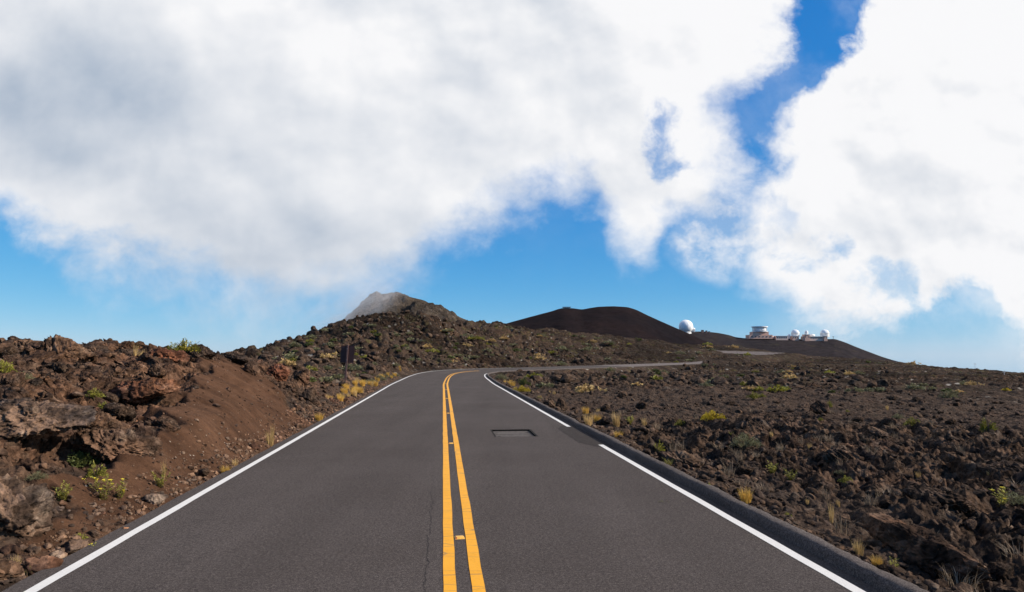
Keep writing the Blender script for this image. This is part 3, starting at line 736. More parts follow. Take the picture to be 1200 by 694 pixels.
yy = np.exp(rng.uniform(math.log(5), math.log(55), N)); s = 3.66+rng.uniform(0, 1, N)**1.35*(yy*.85+1); xx = TD*yy+s
ok_ = np.abs(xx) < yy*.82; pts = np.stack([xx, yy], 1)[ok_]
cl_ = fbm(pts[:,0]*.35, pts[:,1]*.25, 3, 77); pts = pts[cl_+rng.uniform(-.5, .6, len(pts)) > 0]
rubble('lava_rubble', 'loose dark lava clinker strewn over the field right of the road', pts, .018+.055*rng.uniform(0, 1, len(pts))**3*(1+pts[:,1]/20), M_rock_r, 3)
N = 5200
yy = rng.uniform(5, 32, N); s = -(3.55+rng.uniform(0, 1, N)**1.3*yy*.55); xx = TD*yy+s; pts = np.stack([xx, yy], 1)
pts = pts[np.abs(xx) < yy*.82]; c_ = in_cinder(pts); pts = pts[(c_ < .3) | (rng.uniform(0, 1, len(pts)) < .02)]
rubble('lava_rubble', 'loose brown lava fragments lying over the left bank', pts, .018+.06*rng.uniform(0, 1, len(pts))**2.2*(1+pts[:,1]/30), M_rock_l, 3)
N = 5800
yy = 4.8+50*rng.uniform(0, 1, N)**1.9; s = -(3.42+np.abs(rng.normal(0, .36, N))); xx = TD*yy+s; pts = np.stack([xx, yy], 1)
rubble('verge_gravel', 'grey and brown gravel and stones along the left verge', pts, .007+.05*rng.uniform(0, 1, N)**4, M_gravel, 2)
N = 2600
yy = np.exp(rng.uniform(math.log(4.5), math.log(45), N)); s = 3.60+np.abs(rng.normal(0, .10, N)); pts = np.stack([TD*yy+s, yy], 1)
rubble('kerb_gravel', 'dark gravel lying against the outer side of the kerb', pts, .008+.035*rng.uniform(0, 1, N)**3, M_rock_r, 2)
N = 2600
yy = 6+16*rng.uniform(0, 1, N); s = -(3.6+rng.uniform(0, 1, N)*3.2); xx = TD*yy+s; pts = np.stack([xx, yy], 1); pts = pts[in_cinder(pts) > .6]
rubble('cinder_pebbles', 'tiny pale pebbles sprinkled on the bare cinder slope', pts, .005+.032*rng.uniform(0, 1, len(pts))**5, M_rock_l, 2)
N = 7000
yy = rng.uniform(45, 150, N); xx = yy*rng.uniform(-.36, .55, N); pts = np.stack([xx, yy], 1)
T_, S_ = road_coords(xx, yy); mac = macro(xx, yy); pts = pts[(np.abs(S_) > 5) & (mac/yy > -.002+.01*rng.normal(size=N))]
rubble('lava_rubble', 'blocky lava rubble covering the ridge beyond the bend', pts, .12+.55*rng.uniform(0, 1, len(pts))**2.5, M_rock_r, 2)

# ------------------------------------------------------------------ plants
def leaf_mat(name, a, b, trans=.25):
    m, t, bs = material(name, .6); oi = t.new('ShaderNodeObjectInfo').outputs['Random']; tc = t.new('ShaderNodeTexCoord').outputs['Object']
    g = t.new('ShaderNodeNewGeometry').outputs['Random Per Island']
    c = t.mix(t.math('MULTIPLY', t.math('ADD', t.noise(tc, 9, 3), g), .5), a, b); c = t.mix(1., c, t.mapr(oi, 0, 1, .8, 1.2), 'MULTIPLY')
    t.put(bs.inputs['Base Color'], c)
    tr = t.new('ShaderNodeBsdfTranslucent'); t.put(tr.inputs[0], c); mx = t.new('ShaderNodeMixShader'); mx.inputs[0].default_value = trans
    t.link(bs.outputs[0], mx.inputs[1]); t.link(tr.outputs[0], mx.inputs[2]); t.link(mx.outputs[0], t.n['Material Output'].inputs[0]); return m
M_leaf = leaf_mat('yellow_green_leaf', (.12, .13, .022), (.34, .30, .045)); M_leafy = leaf_mat('yellow_leaf', (.34, .25, .02), (.62, .47, .03))
M_leafd = leaf_mat('dark_green_leaf', (.055, .07, .022), (.14, .15, .04)); M_sage = leaf_mat('sage_leaf', (.11, .115, .07), (.24, .22, .10))
M_dry = leaf_mat('dry_grass', (.34, .22, .08), (.62, .44, .19)); M_gold = leaf_mat('golden_grass', (.42, .24, .04), (.70, .46, .11))
M_stem = paint('plant_stem', (.12, .085, .05), .8, .3, 20); M_pet = leaf_mat('yellow_petals', (.75, .55, .03), (.85, .70, .08), .2)
def leaves(n, rad, hgt, ln, wd, r, up=.5, dome=True, clump=0):
    """n small folded leaves through a dome-shaped crown"""
    v = []; f = []
    cl_ = [(r.uniform(-1, 1), r.uniform(-1, 1)) for _ in range(clump)]
    for _ in range(n):
        for _try in range(30):
            a = r.uniform(0, 2*np.pi); q = math.sqrt(r.uniform(0, 1)); e = q*(.82+.28*math.sin(3*a+rad*9)+.12*math.sin(7*a)); x, y = rad*e*math.cos(a), rad*e*math.sin(a)
            if not clump or min((x/rad-c[0])**2+(y/rad-c[1])**2 for c in cl_) < .16: break
        top = hgt*(math.sqrt(max(0, 1-min(1, q*q))) if dome else 1)*(.75+.3*math.sin(x/rad*5+1)*math.cos(y/rad*6))
        z = top*(r.uniform(.35, 1.05) if r.uniform() < .8 else r.uniform(.1, 1))
        d = Vector((x/rad+r.normal()*.5, y/rad+r.normal()*.5, up+r.normal()*.4)).normalized(); s = d.cross(Vector((r.normal(), r.normal(), r.normal()))).normalized()
        nn_ = d.cross(s); L = ln*r.uniform(.6, 1.3); w = wd*r.uniform(.7, 1.2); p = Vector((x, y, z)); b = len(v)
        v += [p, p+d*L*.5+s*w*.5+nn_*w*.2, p+d*L-nn_*w*.25, p+d*L*.5-s*w*.5+nn_*w*.2]; f.append((b, b+1, b+2, b+3))
    return v, f
def blades(n, rad, hgt, wd, r, lean=.6):
    v = []; f = []
    for _ in range(n):
        a = r.uniform(0, 6.28); q = rad*math.sqrt(r.uniform())*.6; p = Vector((q*math.cos(a), q*math.sin(a), -.02)); a += r.normal()*.6
        L = hgt*r.uniform(.45, 1.1); k = lean*r.uniform(.1, 1); o = Vector((math.cos(a), math.sin(a), 0)); s = Vector((-math.sin(a), math.cos(a), 0)).lerp(Vector((r.normal(), r.normal(), 0)), .4)
        s.normalize(); w = wd*r.uniform(.6, 1.3); b = len(v); c1 = p+Vector((0, 0, L*.5))+o*L*k*.22; c2 = p+Vector((0, 0, L*(1-.25*k)))+o*L*k*.8
        v += [p-s*w/2, p+s*w/2, c1+s*w*.42, c1-s*w*.42, c2]; f += [(b, b+1, b+2, b+3), (b+3, b+2, b+4)]
    return v, f
def twigs(mb, n, rad, hgt, r, th=.006):
    for _ in range(n):
        a = r.uniform(0, 6.28); q = rad*r.uniform(.3, .9); mid = (q*.4*math.cos(a), q*.4*math.sin(a), hgt*.4); top = (q*math.cos(a), q*math.sin(a), hgt*r.uniform(.6, .95))
        mb.tube((0, 0, -.05), mid, th*1.6, th, 5); mb.tube(mid, top, th, th*.4, 5)
def make_shrub(name, mleaf, n, rad, hgt, ln, wd, seed, clump=0, flowers=0):
    r = np.random.default_rng(seed); root = empty(name, (0, 0, 0))
    v, f = leaves(n, rad, hgt, ln, wd, r, clump=clump); MB().add(v, f).build('foliage', mleaf, root)
    mb = MB(); twigs(mb, 16, rad, hgt, r, rad*.02+.002); mb.build('stem', M_stem, root)
    if flowers:
        v, f = leaves(flowers, rad*.9, hgt*1.08, ln*.5, wd*1.1, r, up=1.2); MB().add(v, f).build('blossom', M_pet, root)
    return root
def make_weed(seed, nst=9, hgt=.34, heads=7):
    r = np.random.default_rng(seed); root = empty('flowering_weed', (0, 0, 0)); st = MB(); lf = MB(); tips = []
    for k in range(nst):
        a = r.uniform(0, 6.28); p = Vector((0, 0, -.03)); d = Vector((math.cos(a)*.45, math.sin(a)*.45, 1)).normalized(); h = hgt*r.uniform(.5, 1.1)
        for j in range(5):
            q = p+d*h/5; st.tube(p, q, .0035*(1-j*.14), .0035*(1-(j+1)*.14), 5); d = (d+Vector((r.normal()*.14, r.normal()*.14, .05))).normalized()
            for m in range(5):
                b = r.uniform(0, 6.28); e = Vector((math.cos(b), math.sin(b), .5)).normalized(); s = e.cross(Vector((0, 0, 1))).normalized(); L = .05*r.uniform(.5, 1.3)
                o = p.lerp(q, r.uniform()); lf.add([o, o+e*L*.5+s*.009, o+e*L, o+e*L*.5-s*.009], [(0, 1, 2, 3)])
            p = q
        tips.append(p)
    st.build('stem', M_stem, root); lf.build('leaves', M_leaf, root)
    for t_ in tips[:heads]:
        h_ = MB()
        for m in range(12):
            b = 2*math.pi*m/12; e = Vector((math.cos(b), math.sin(b), .35)); s = Vector((-math.sin(b), math.cos(b), 0))
            h_.add([t_, t_+e*.014+s*.006, t_+e*.024, t_+e*.014-s*.006], [(0, 1, 2, 3)])
        h_.lathe([(.002, -.012), (.009, -.004), (.008, .004)], 8, tuple(t_)); h_.build('flower_head', M_pet, root)
    return root
def make_tuft(mat, n, rad, hgt, wd, seed, lean=.6):
    r = np.random.default_rng(seed); v, f = blades(n, rad, hgt, wd, r, lean); return MB().add(v, f).build('grass_tuft', mat)
PR = dict(
 green=make_shrub('leafy_plant', M_leaf, 260, .16, .18, .05, .022, 1), green2=make_shrub('leafy_plant', M_leaf, 200, .14, .24, .06, .02, 2, clump=4),
 yellow=make_shrub('shrub', M_leafy, 1500, .34, .24, .045, .016, 3), crest=make_shrub('shrub', M_leaf, 900, .36, .34, .055, .024, 4, clump=7, flowers=200),
 sage=make_shrub('shrub', M_sage, 900, .30, .26, .05, .014, 5), dark=make_shrub('leafy_plant', M_leafd, 420, .24, .3, .06, .028, 6, clump=5),
 weed=make_weed(7), weed2=make_weed(8, 6, .26, 3), weed3=make_weed(9, 12, .3, 0),
 gold=make_tuft(M_gold, 260, .16, .34, .007, 10), dry=make_tuft(M_dry, 150, .12, .36, .006, 11, .45), dry2=make_tuft(M_dry, 60, .06, .4, .005, 12, .25), gold2=make_tuft(M_gold, 160, .2, .24, .008, 13, .9))
used = set()
def plant(kind, px, py, lab, cat=None, s=1., grp=None, xyz=None, sink=.01):
    o = PR[kind] if kind not in used else copy_tree(PR[kind]); used.add(kind)
    x, y, z = xyz or hit(px, py)
    o.location = (x, y, z-sink); o.rotation_euler = (0, 0, random.uniform(0, 6.28)); o.scale = (s, s, s*random.uniform(.9, 1.1))
    tag(o, lab, cat or {'l': 'plant', 's': 'shrub', 'f': 'weed', 'g': 'grass tuft'}[o.name[0]], grp); return o
def skyhit(px, Yd): 
    x = (px-600)/F*Yd; return (x, Yd, gz(x, Yd))
NEAR = [
 ('green', 110, 474, 'bright yellow green leafy plant on the ledge above the long grey slab', .9), ('green', 122, 479, 'smaller bright green leafy plant right of the one on the ledge', .6),
 ('dark', 96, 548, 'dark green leafy plant in the shadow under the long grey slab', .8), ('green2', 112, 560, 'light green leafy plant in front of the shadowed hollow', .8),
 ('weed3', 73, 588, 'thin yellow green weed on bare cinder left of the yellow flowers', .9), ('weed', 122, 586, 'weed with yellow flower heads, the taller of the pair beside the cinder slope', 1.1),
 ('weed2', 139, 585, 'weed with yellow flower heads, the shorter of the pair beside the cinder slope', 1.0), ('sage', 44, 566, 'pale yellowish clump at the foot of the long grey slab', .35),
 ('green', 3, 437, 'green leafy plant cut by the left edge of the photo', 1.3), ('sage', 26, 445, 'small olive clump on the bank near the left edge', .6),
 ('weed3', 188, 572, 'thin yellowish weed at the foot of the cinder slope beside the verge stones', .9), ('dry2', 192, 560, 'tall dry stalks standing on the cinder slope near its foot', .7),
 ('gold', 264, 556, 'golden grass tuft at the road edge below the cinder slope', .55), ('dry', 275, 548, 'pale dry tuft beside the golden tuft at the road edge', .5),
 ('dry', 316, 522, 'dry tan grass tuft standing at the right end of the cinder slope', .9), ('dry2', 319, 512, 'thin dry stalks above the tan tuft at the end of the cinder slope', .8),
 ('weed2', 108, 648, 'small green weed among the verge stones near the bottom left corner', .5), ('green2', 32, 676, 'small green sprout in the bottom left corner', .35),
 ('green', 93, 632, 'low green sprout beside the verge stones', .35), ('dry', 18, 668, 'thin grass blades below the tall pitted rock', .4),
 ('gold', 374, 494, 'golden grass tuft beside the edge line before the sign', .9), 
 ('green2', 772, 534, 'bright green leafy plant just behind the kerb', 1.1), ('weed3', 783, 548, 'green weed growing through the kerb below the bright green plant', .7),
 ('yellow', 834, 492, 'dense golden yellow cushion bush in the lava field', 1.05), ('sage', 873, 524, 'grey green shrub with yellowish top right of the kerb', 1.0),
 ('weed3', 812, 570, 'small green weed at the base of the kerb', .35), ('weed2', 848, 588, 'small yellow flowered weed on the kerb', .3),
 ('gold', 874, 590, 'golden grass tuft just behind the kerb', .6), ('weed3', 905, 556, 'yellow green weed in the lava field, the left one of two', .8), ('weed3', 927, 564, 'yellow green weed in the lava field, the right one of two', .8),
 ('green', 991, 566, 'compact bright green plant among the lava blocks', .55), ('weed2', 1173, 596, 'yellow flowered weed at the right edge of the photo', 1.1), ('sage', 1190, 592, 'reddish olive clump beside the weed at the right edge', .6),
 ('dry', 1006, 650, 'thin olive grass behind the kerb left of the large smooth boulder', .5), ('gold', 1028, 664, 'golden yellow tuft at the foot of the large smooth boulder', .35), ('weed3', 1048, 668, 'yellow green weed in front of the large smooth boulder', .45),
 ('gold2', 956, 650, 'tan tuft growing out of the top of the kerb', .3), ('green', 923, 608, 'tiny green sprout behind the kerb', .35), ('dry2', 975, 612, 'single dry stalk standing among the lava blocks', .6),
 ('green', 1069, 503, 'round yellow green plant alone in the mid field', 1.2), ('green2', 1157, 506, 'round green plant in the mid field near the right edge', 1.1), ('sage', 1111, 467, 'golden low bush in the far field right of centre', 1.3),
 ('sage', 1118, 462, 'dull olive low bush beside the golden one in the far field', 1.0), ('yellow', 1180, 458, 'yellowish bush in the far field by the right edge', .9), ('green', 883, 468, 'green bush in the field below the hairpin', 1.4),
 ('green2', 972, 478, 'green plant behind the squat boulder', 1.0), ('green', 893, 466, 'pale bush right of the green bush in the field', .9),
 ('dark', 614, 452, 'dark green bush on the verge inside the bend', 1.7), ('yellow', 612, 459, 'yellow green bush in front of the dark green bush inside the bend', 1.3), ('sage', 588, 445, 'tan and olive bush close to the apex of the bend', 1.6),
 ('gold2', 600, 452, 'golden grass on the verge inside the bend', 1.6), ('dry', 690, 500, 'tan grass tuft behind the kerb beside the gap in the edge line', 1.2), ('dry', 722, 500, 'pale tall dry tuft behind the kerb', 1.2),
 ('gold', 700, 496, 'golden tuft between the pale tufts behind the kerb', .9), ('weed3', 738, 498, 'yellow green weed right of the pale dry tuft', 1.1), ('dry', 755, 500, 'dry tuft in the field left of the cushion bush', .8), ('green', 797, 500, 'small green plant left of the cushion bush', .9),
 ('gold2', 725, 512, 'yellow tuft low behind the kerb opposite the gap', .7), ('gold2', 752, 540, 'brownish tuft growing at the base of the kerb', .5),
]
for kind, px, py, lab, s in NEAR: plant(kind, px, py, lab, s=s)
plant('crest', 0, 0, 'yellow green shrub with pale blossom on the skyline above the cinder slope', xyz=skyhit(219, 18.6), s=1.1).location.z += .12
plant('dark', 0, 0, 'grey green bush at the right foot of the skyline shrub', xyz=skyhit(236, 18.8), s=.7)
plant('dry2', 0, 0, 'tall dry grass on the skyline left of the shrub, the left one of two', xyz=skyhit(160, 17.8), s=1.0); plant('dry', 0, 0, 'tall dry grass on the skyline left of the shrub, the right one of two', xyz=skyhit(168, 17.6), s=.9)
for i in range(34):                                              # golden grass along the left verge below the sign
    Yd = 26+i*.42+random.uniform(-1, 1); x, y = straight(Yd, -3.65-random.uniform(0, 1.0))
    plant('gold' if i % 3 else 'dry', 0, 0, 'golden grass tuft on the left verge beside the sign', s=random.uniform(.7, 1.15), grp='golden grass tufts beside the sign', xyz=(x, y, gz(x, y)))
for i in range(22):
    Yd = random.uniform(38, 66); x, y = straight(Yd, -3.8-random.uniform(0, .9)); x += max(0, Yd-48)*.03
    plant('gold' if i % 2 else 'sage', 0, 0, 'dry yellowish verge growth on the left, between the sign and the bend', cat='verge plant', s=random.uniform(.7, 1.3), grp='verge growth left of the bend', xyz=(x, y, gz(x, y)))
for i in range(26):
    Yd = random.uniform(18, 62); x, y = straight(Yd, 4.0+random.uniform(0, 1.1)); x += max(0, Yd-48)*.05
    plant(random.choice(['dry', 'gold', 'sage', 'gold2']), 0, 0, 'dry tuft close behind the far kerb', cat='verge plant', s=random.uniform(.4, .9), grp='dry tufts behind the far kerb', xyz=(x, y, gz(x, y)))
for i in range(18):                                              # sprinkled through the near lava field
    px = random.uniform(760, 1190); py = random.uniform(450, 600)
    plant(random.choice(['sage', 'green', 'dry', 'weed3']), px, py, 'small low plant scattered in the lava field', cat='field plant', s=random.uniform(.2, .45)*(1.6 if py < 500 else 1), grp='small plants scattered in the lava field')
M_dead = leaf_mat('dead_brush', (.16, .115, .075), (.30, .22, .14), .1)
PR['dead'] = make_tuft(M_dead, 70, .14, .2, .005, 31, 1.1); PR['dead2'] = make_tuft(M_dead, 45, .1, .26, .004, 32, .8)
for i in range(95):
    y = 5.2+random.uniform(0, 1)**1.6*19; x = TD*y+random.uniform(3.9, 3.9+y*.55)
    if abs(x) > .78*y: continue
    plant(random.choice(['dead', 'dead2']), 0, 0, 'dead grey brown brush caught among the lava right of the kerb', cat='dead brush', s=random.uniform(.6, 1.3), grp='dead brush among the lava right of the kerb', xyz=(x, y, gz(x, y)))
# distant bushes: one mesh each
def lump_bush(mat, seed, n=150):
    r = np.random.default_rng(seed); v, f = leaves(n, .5, .42, .16, .10, r, clump=5); o = MB().add(v, f).build('hillside_bush', mat); COL.objects.unlink(o); return o.data
bush = [lump_bush(M_leaf, 21), lump_bush(M_sage, 22), lump_bush(M_sage, 23), lump_bush(M_sage, 24), lump_bush(M_leafd, 25), lump_bush(M_dry, 26)]
cnt = 0
for i in range(600):
    if cnt >= 180: break
    u = random.uniform(0, 1)
    if u < .42: px, py = random.uniform(330, 560), random.uniform(385, 450); lab, grp = 'low olive bush on the rocky slope left of the bend', 'bushes on the slope left of the bend'
    elif u < .72: px, py = random.uniform(560, 900), random.uniform(386, 424); lab, grp = 'low olive bush on the ridge beyond the bend', 'bushes on the ridge beyond the bend'
    else: px, py = random.uniform(620, 1195), random.uniform(424, 462); lab, grp = 'low bush dotted over the far lava field', 'bushes over the far lava field'
    x, y, z = hit(px, py, 420)
    if y > 400 or y < 26: continue
    T1, S1 = road_coords(np.array([x]), np.array([y]))
    if abs(S1[0]) < 4.6: continue
    o = bpy.data.objects.new('hillside_bush', random.choice(bush)); COL.objects.link(o)
    s = random.uniform(.5, 1.2)*(.7+y/110); o.location = (x, y, z-.05); o.scale = (s*1.3, s*1.1, s*.8); o.rotation_euler = (0, 0, random.uniform(0, 6.28)); tag(o, lab, 'bush', grp); cnt += 1

# ------------------------------------------------------------------ observatory on the ridge
M_dome = paint('dome_white', (.80, .80, .78), .45, .05, .3); M_bw = paint('building_white', (.72, .70, .66), .6, .06, .3)
M_terra = paint('building_tan', (.60, .38, .29), .8, .1, .3); M_pink = paint('building_pale', (.62, .46, .38), .8, .1, .3)
M_gl = paint('dark_window', (.05, .06, .08), .3, .1, 1); M_met = paint('structure_metal', (.68, .68, .68), .5, .1, .5); M_dk = paint('dark_building', (.16, .11, .10), .8, .1, .4)
def base_at(px, py, D0): x, y, z = W(px, py, D0); return (x, y, z)
PX = lambda D: D/F
DO = 850.; u = PX(DO)
def dome_prof(r, n=12, a0=0, a1=90): return [(max(r*math.cos(R(a0+(a1-a0)*i/n)), .02), r*math.sin(R(a0+(a1-a0)*i/n))) for i in range(n+1)]
# big white radome and its annex
o = empty('radome', base_at(804, 389.5, 845)); u2 = PX(845)
MB().lathe(dome_prof(8.3*u2, 24, -52, 90), 40, (0, 0, 6.3*u2)).build('sphere', M_dome, o, smooth=True)
s_ = MB()
for k in range(8):
    a = R(22.5*k); pts_ = [(8.33*u2*math.cos(R(e))*math.cos(a), 8.33*u2*math.cos(R(e))*math.sin(a), 6.3*u2+8.33*u2*math.sin(R(e))) for e in range(-45, 226, 15)]
    for p, q_ in zip(pts_, pts_[1:]): s_.tube(p, q_, .09, n=4)
s_.build('panel_seam', M_bw, o); MB().lathe([(6.6*u2, -3), (6.4*u2, 0.2*u2)], 32).build('base_ring', M_bw, o)
tag(o, 'large white ball shaped radome on the ridge right of the cinder cone', 'radome')
o = empty('annex_building', base_at(812.3, 389, 843)); MB().box((0, 0, 1.3*u2), (3.6*u2, 5, 3*u2)).build('wall', M_bw, o); MB().box((-.6*u2, -2.55, .8*u2), (1*u2, .12, 1.2*u2)).build('door', M_gl, o)
MB().lathe(dome_prof(1.9*u2, 8), 20, (.6*u2, 0, 2.9*u2)).build('roof_dome', M_dome, o, smooth=True)
tag(o, 'small white annex with a little dome at the right foot of the radome', 'building')
for k, (px, py, w, h_) in enumerate([(823.2, 389.5, 2.6, 2.4), (827.8, 389.8, 1.6, 2.0), (831, 390, 1.2, 1.3)]):
    o = empty('ridge_hut', base_at(px, py, 850)); MB().box((0, 0, h_*u/2-.5), (w*u, 3, h_*u+1)).build('wall', M_dk, o); MB().box((0, 0, h_*u+.15), (w*u+.5, 3.5, .3)).build('roof', M_gl, o)
    tag(o, ['largest dark hut on the ridge between the radome and the telescope', 'middle dark hut right of the largest hut on the ridge', 'smallest dark hut furthest right of the three on the ridge'][k], 'hut', 'dark huts on the ridge')
# the telescope: stepped tan base, open ring above
o = empty('telescope_building', base_at(890.5, 397, 850))
MB().box((-1*u, 0, 2.0*u), (27*u, 14, 4.6*u)).build('lower_storey', M_terra, o)
MB().box((-.8*u, 0, 6*u), (18.5*u, 12, 3.9*u)).build('upper_storey', M_terra, o)
MB().lathe([(8.9*u, 8.0*u), (8.9*u, 8.6*u)], 40).build('deck', M_met, o)
c_ = MB(); 
for k in range(10):
    a = 2*math.pi*k/10; c_.box((8.2*u*math.cos(a), 8.2*u*math.sin(a), 11*u), (.5, .5, 4.9*u), a)
c_.build('column', M_met, o)
MB().lathe([(7.2*u, 8.62*u), (7.2*u, 13.0*u)], 40).build('drum', M_dome, o, smooth=True)
MB().lathe([(9.3*u, 13.3*u), (9.3*u, 14.3*u)], 40).build('roof_ring', M_met, o)
for k in range(6):
    w_ = MB().box(((-11.5+4.3*k)*u, -7.1, 2.2*u), (1.6*u, .2, 1.2*u)).build('window', M_gl, o)
MB().lathe(dome_prof(3.6*u, 10), 24, (13.6*u, 0, .1*u)).build('side_dome', M_pink, o, smooth=True)
tag(o, 'large telescope building with white drum ringed by columns on a stepped tan base', 'telescope building')
def block(px, py, w, h_, mat, lab, roof=True, nw=3, D0=848):
    k_ = PX(D0); o = empty('ridge_building', base_at(px, py, D0)); MB().box((0, 0, h_*k_/2-1), (w*k_, 8, h_*k_+2)).build('wall', mat, o)
    if roof: MB().box((0, 0, h_*k_+.2), (w*k_+.8, 8.8, .4)).build('roof', M_bw, o)
    for i in range(nw): MB().box(((-.36+.72*i/max(1, nw-1))*w*k_, -4.06, h_*k_*.55), (w*k_*.1, .14, h_*k_*.35)).build('window', M_gl, o)
    tag(o, lab, 'building'); return o
block(915, 398, 14, 3.9, M_pink, 'long low pale building just right of the telescope building', nw=5)
block(931, 398, 7.5, 3.8, M_terra, 'tan block below the white dome, middle of the ridge', nw=3)
block(952, 398, 24, 3.3, M_pink, 'long pale building at the right end of the ridge', nw=7)
block(944.5, 398, 5.5, 5.6, M_terra, 'small raised tan tower block left on the long pale building', nw=2, D0=846)
block(966, 398, 4, 3.8, M_terra, 'tan block under the rightmost dome', nw=2, D0=846)
def dome(px, py, r, lab, D0=852):
    k_ = PX(D0); o = empty('observatory_dome', base_at(px, py, D0)); MB().lathe(dome_prof(r*k_, 12, 0, 88), 32, (0, 0, .8*k_)).build('shell', M_dome, o, smooth=True)
    MB().lathe([(r*k_*.98, -3*k_), (r*k_*.98, .75*k_)], 32).build('drum', M_bw, o)
    s = MB(); rr_ = r*k_*1.015; pts_ = [(rr_*math.cos(R(e))*.25, -rr_*math.cos(R(e))*.97, .8*k_+rr_*math.sin(R(e))) for e in range(8, 86, 11)]
    for p, q_ in zip(pts_, pts_[1:]): s.tube(p, q_, .12, n=4)
    s.build('shutter', M_bw, o); tag(o, lab, 'dome')
dome(932, 391.6, 4.6, 'white dome above the tan block in the middle of the ridge buildings'); dome(966.5, 392, 5.0, 'rightmost white dome on the ridge, the largest of the three small domes')
dome(945, 390.2, 2.0, 'tiny white dome on top of the raised tan tower block', 847)
dome(924.8, 394.2, 1.8, 'small low white dome left of the middle dome'); 
o = empty('storage_tank', base_at(951.5, 394.3, 852)); MB().lathe([(3.4*u, 0), (3.4*u, 1.6*u), (2.4*u, 2.4*u), (.1, 2.8*u)], 28).build('shell', M_bw, o, smooth=True); MB().tube((0,0,2.7*u),(0,0,3.3*u),.3).build('vent', M_met, o)
tag(o, 'low white cylindrical tank between the small domes', 'tank')
o = empty('signal_mast', base_at(976.5, 397.2, 850)); MB().tube((0, 0, -1), (0, 0, 2.2*u), .28, .2).build('pole', M_dk, o); MB().lathe([(.2, 0), (1.6*u*.8, .7)], 16, (0, 0, 2.0*u)).build('dish', M_dk, o)
tag(o, 'small dark dish on a mast at the right end of the ridge', 'mast')
# lookout shelter on the left shoulder of the cone
o = empty('lookout_shelter', base_at(664, 361.6, 695)); k_ = PX(695)
for a in (-1, -.35, .35, 1): MB().box((a*3.4*k_, 0, .3*k_), (.5, 3, 1.8*k_)).build('pillar', M_dk, o)
MB().box((0, 0, 1.5*k_), (10*k_, 6, .5*k_)).build('roof', M_dk, o); MB().box((0, 1, .2*k_), (6.4*k_, .3, 1.2*k_)).build('wall', M_dk, o)
tag(o, 'tiny flat roofed lookout on the left shoulder of the cinder cone', 'shelter')
# far utility poles on the right skyline
for k, (px, py, Yd, h_) in enumerate([(1143, 434, 150, 1.0), (1177, 440, 135, .6)]):
    x, y, z = W(px, py, Yd); z = gz(x, y); o = empty('marker_pole', (x, y, z-.2)); MB().tube((0, 0, 0), (0, 0, h_+.5), .035).build('pole', M_met, o); MB().box((0, 0, h_+.4), (.6, .08, .07)).build('crossbar', M_met, o)
    tag(o, ['thin pole with crossbar on the right skyline', 'shorter thin pole on the skyline close to the right edge'][k], 'pole')

# ------------------------------------------------------------------ air
def haze():
    m = bpy.data.materials.new('haze_air'); m.use_nodes = True; t = NT(m.node_tree); t.n.remove(t.n['Principled BSDF'])
    v = t.new('ShaderNodeVolumePrincipled'); v.inputs['Color'].default_value = (.80, .86, .95, 1); v.inputs['Density'].default_value = HAZE; v.inputs['Anisotropy'].default_value = .3
    t.link(v.outputs[0], t.n['Material Output'].inputs['Volume'])
    zlo = float(Z.min())-10
    o = MB().box((0, 0, (zlo+160)/2), (20400, 20400, 160-zlo)).build('haze', m); tag(o, 'thin pale air between the camera and the far hills', kind='stuff')
HAZE = .000014
haze()
def mist():
    m = bpy.data.materials.new('mist_cloud'); m.use_nodes = True; t = NT(m.node_tree); t.n.remove(t.n['Principled BSDF'])
    tc = t.new('ShaderNodeTexCoord').outputs['Object']
    ln = t.new('ShaderNodeVectorMath', operation='LENGTH'); t.put(ln.inputs[0], tc)
    mp = t.new('ShaderNodeMapping'); t.put(mp.inputs[0], tc); mp.inputs['Scale'].default_value = (2.2, 2, 1.8)
    n = t.noise(mp.outputs[0], 1.1, 4, .6)
    d = t.math('MULTIPLY', t.mapr(ln.outputs['Value'], 1.0, .25, smooth=True), t.mapr(n, .40, .72))
    v = t.new('ShaderNodeVolumePrincipled'); v.inputs['Color'].default_value = (.95, .96, 1, 1); t.put(v.inputs['Density'], t.math('MULTIPLY', d, .09))
    t.link(v.outputs[0], t.n['Material Output'].inputs['Volume'])
    v_, f_ = ICO[3]; o = mesh_np('mist', v_, f_, m); x, y, z = W(415, 362, 212)
    o.location = (x, y, z); o.scale = (24, 20, 8.5); o.rotation_euler = (0, R(-28), 0); tag(o, 'thin veil of cloud drifting across the left shoulder of the grey peak', kind='stuff')
mist()

# ------------------------------------------------------------------ sun, sky, clouds
SAZ, SEL = R(100), R(32)
tosun = Vector((math.sin(SAZ)*math.cos(SEL), math.cos(SAZ)*math.cos(SEL), math.sin(SEL)))
sl = bpy.data.lights.new('sun', 'SUN'); sl.energy = 5.0; sl.angle = R(.5); sl.color = (1, .91, .80)
so = bpy.data.objects.new('sun', sl); COL.objects.link(so); so.rotation_euler = (-tosun).to_track_quat('-Z', 'Y').to_euler(); so.location = (50, 20, 80)
w = bpy.data.worlds.new('World'); sc.world = w; w.use_nodes = True; t = NT(w.node_tree); bg = t.n['Background']
EXPO = 1.38; STR = .10; bg.inputs['Strength'].default_value = STR
sky = t.new('ShaderNodeTexSky'); sky.sky_type = 'NISHITA'; sky.sun_disc = False; sky.sun_elevation = SEL; sky.sun_rotation = SAZ
sky.altitude = 3000; sky.air_density = 1.0; sky.dust_density = .1; sky.ozone_density = 1.4
d = t.new('ShaderNodeTexCoord').outputs['Generated']
sx = t.new('ShaderNodeSeparateXYZ'); t.put(sx.inputs[0], d)
yc = t.math('MAXIMUM', sx.outputs[1], .12)
U = t.math('DIVIDE', sx.outputs[0], yc); Vv = t.math('DIVIDE', sx.outputs[2], yc)      # tangent coordinates round the north direction
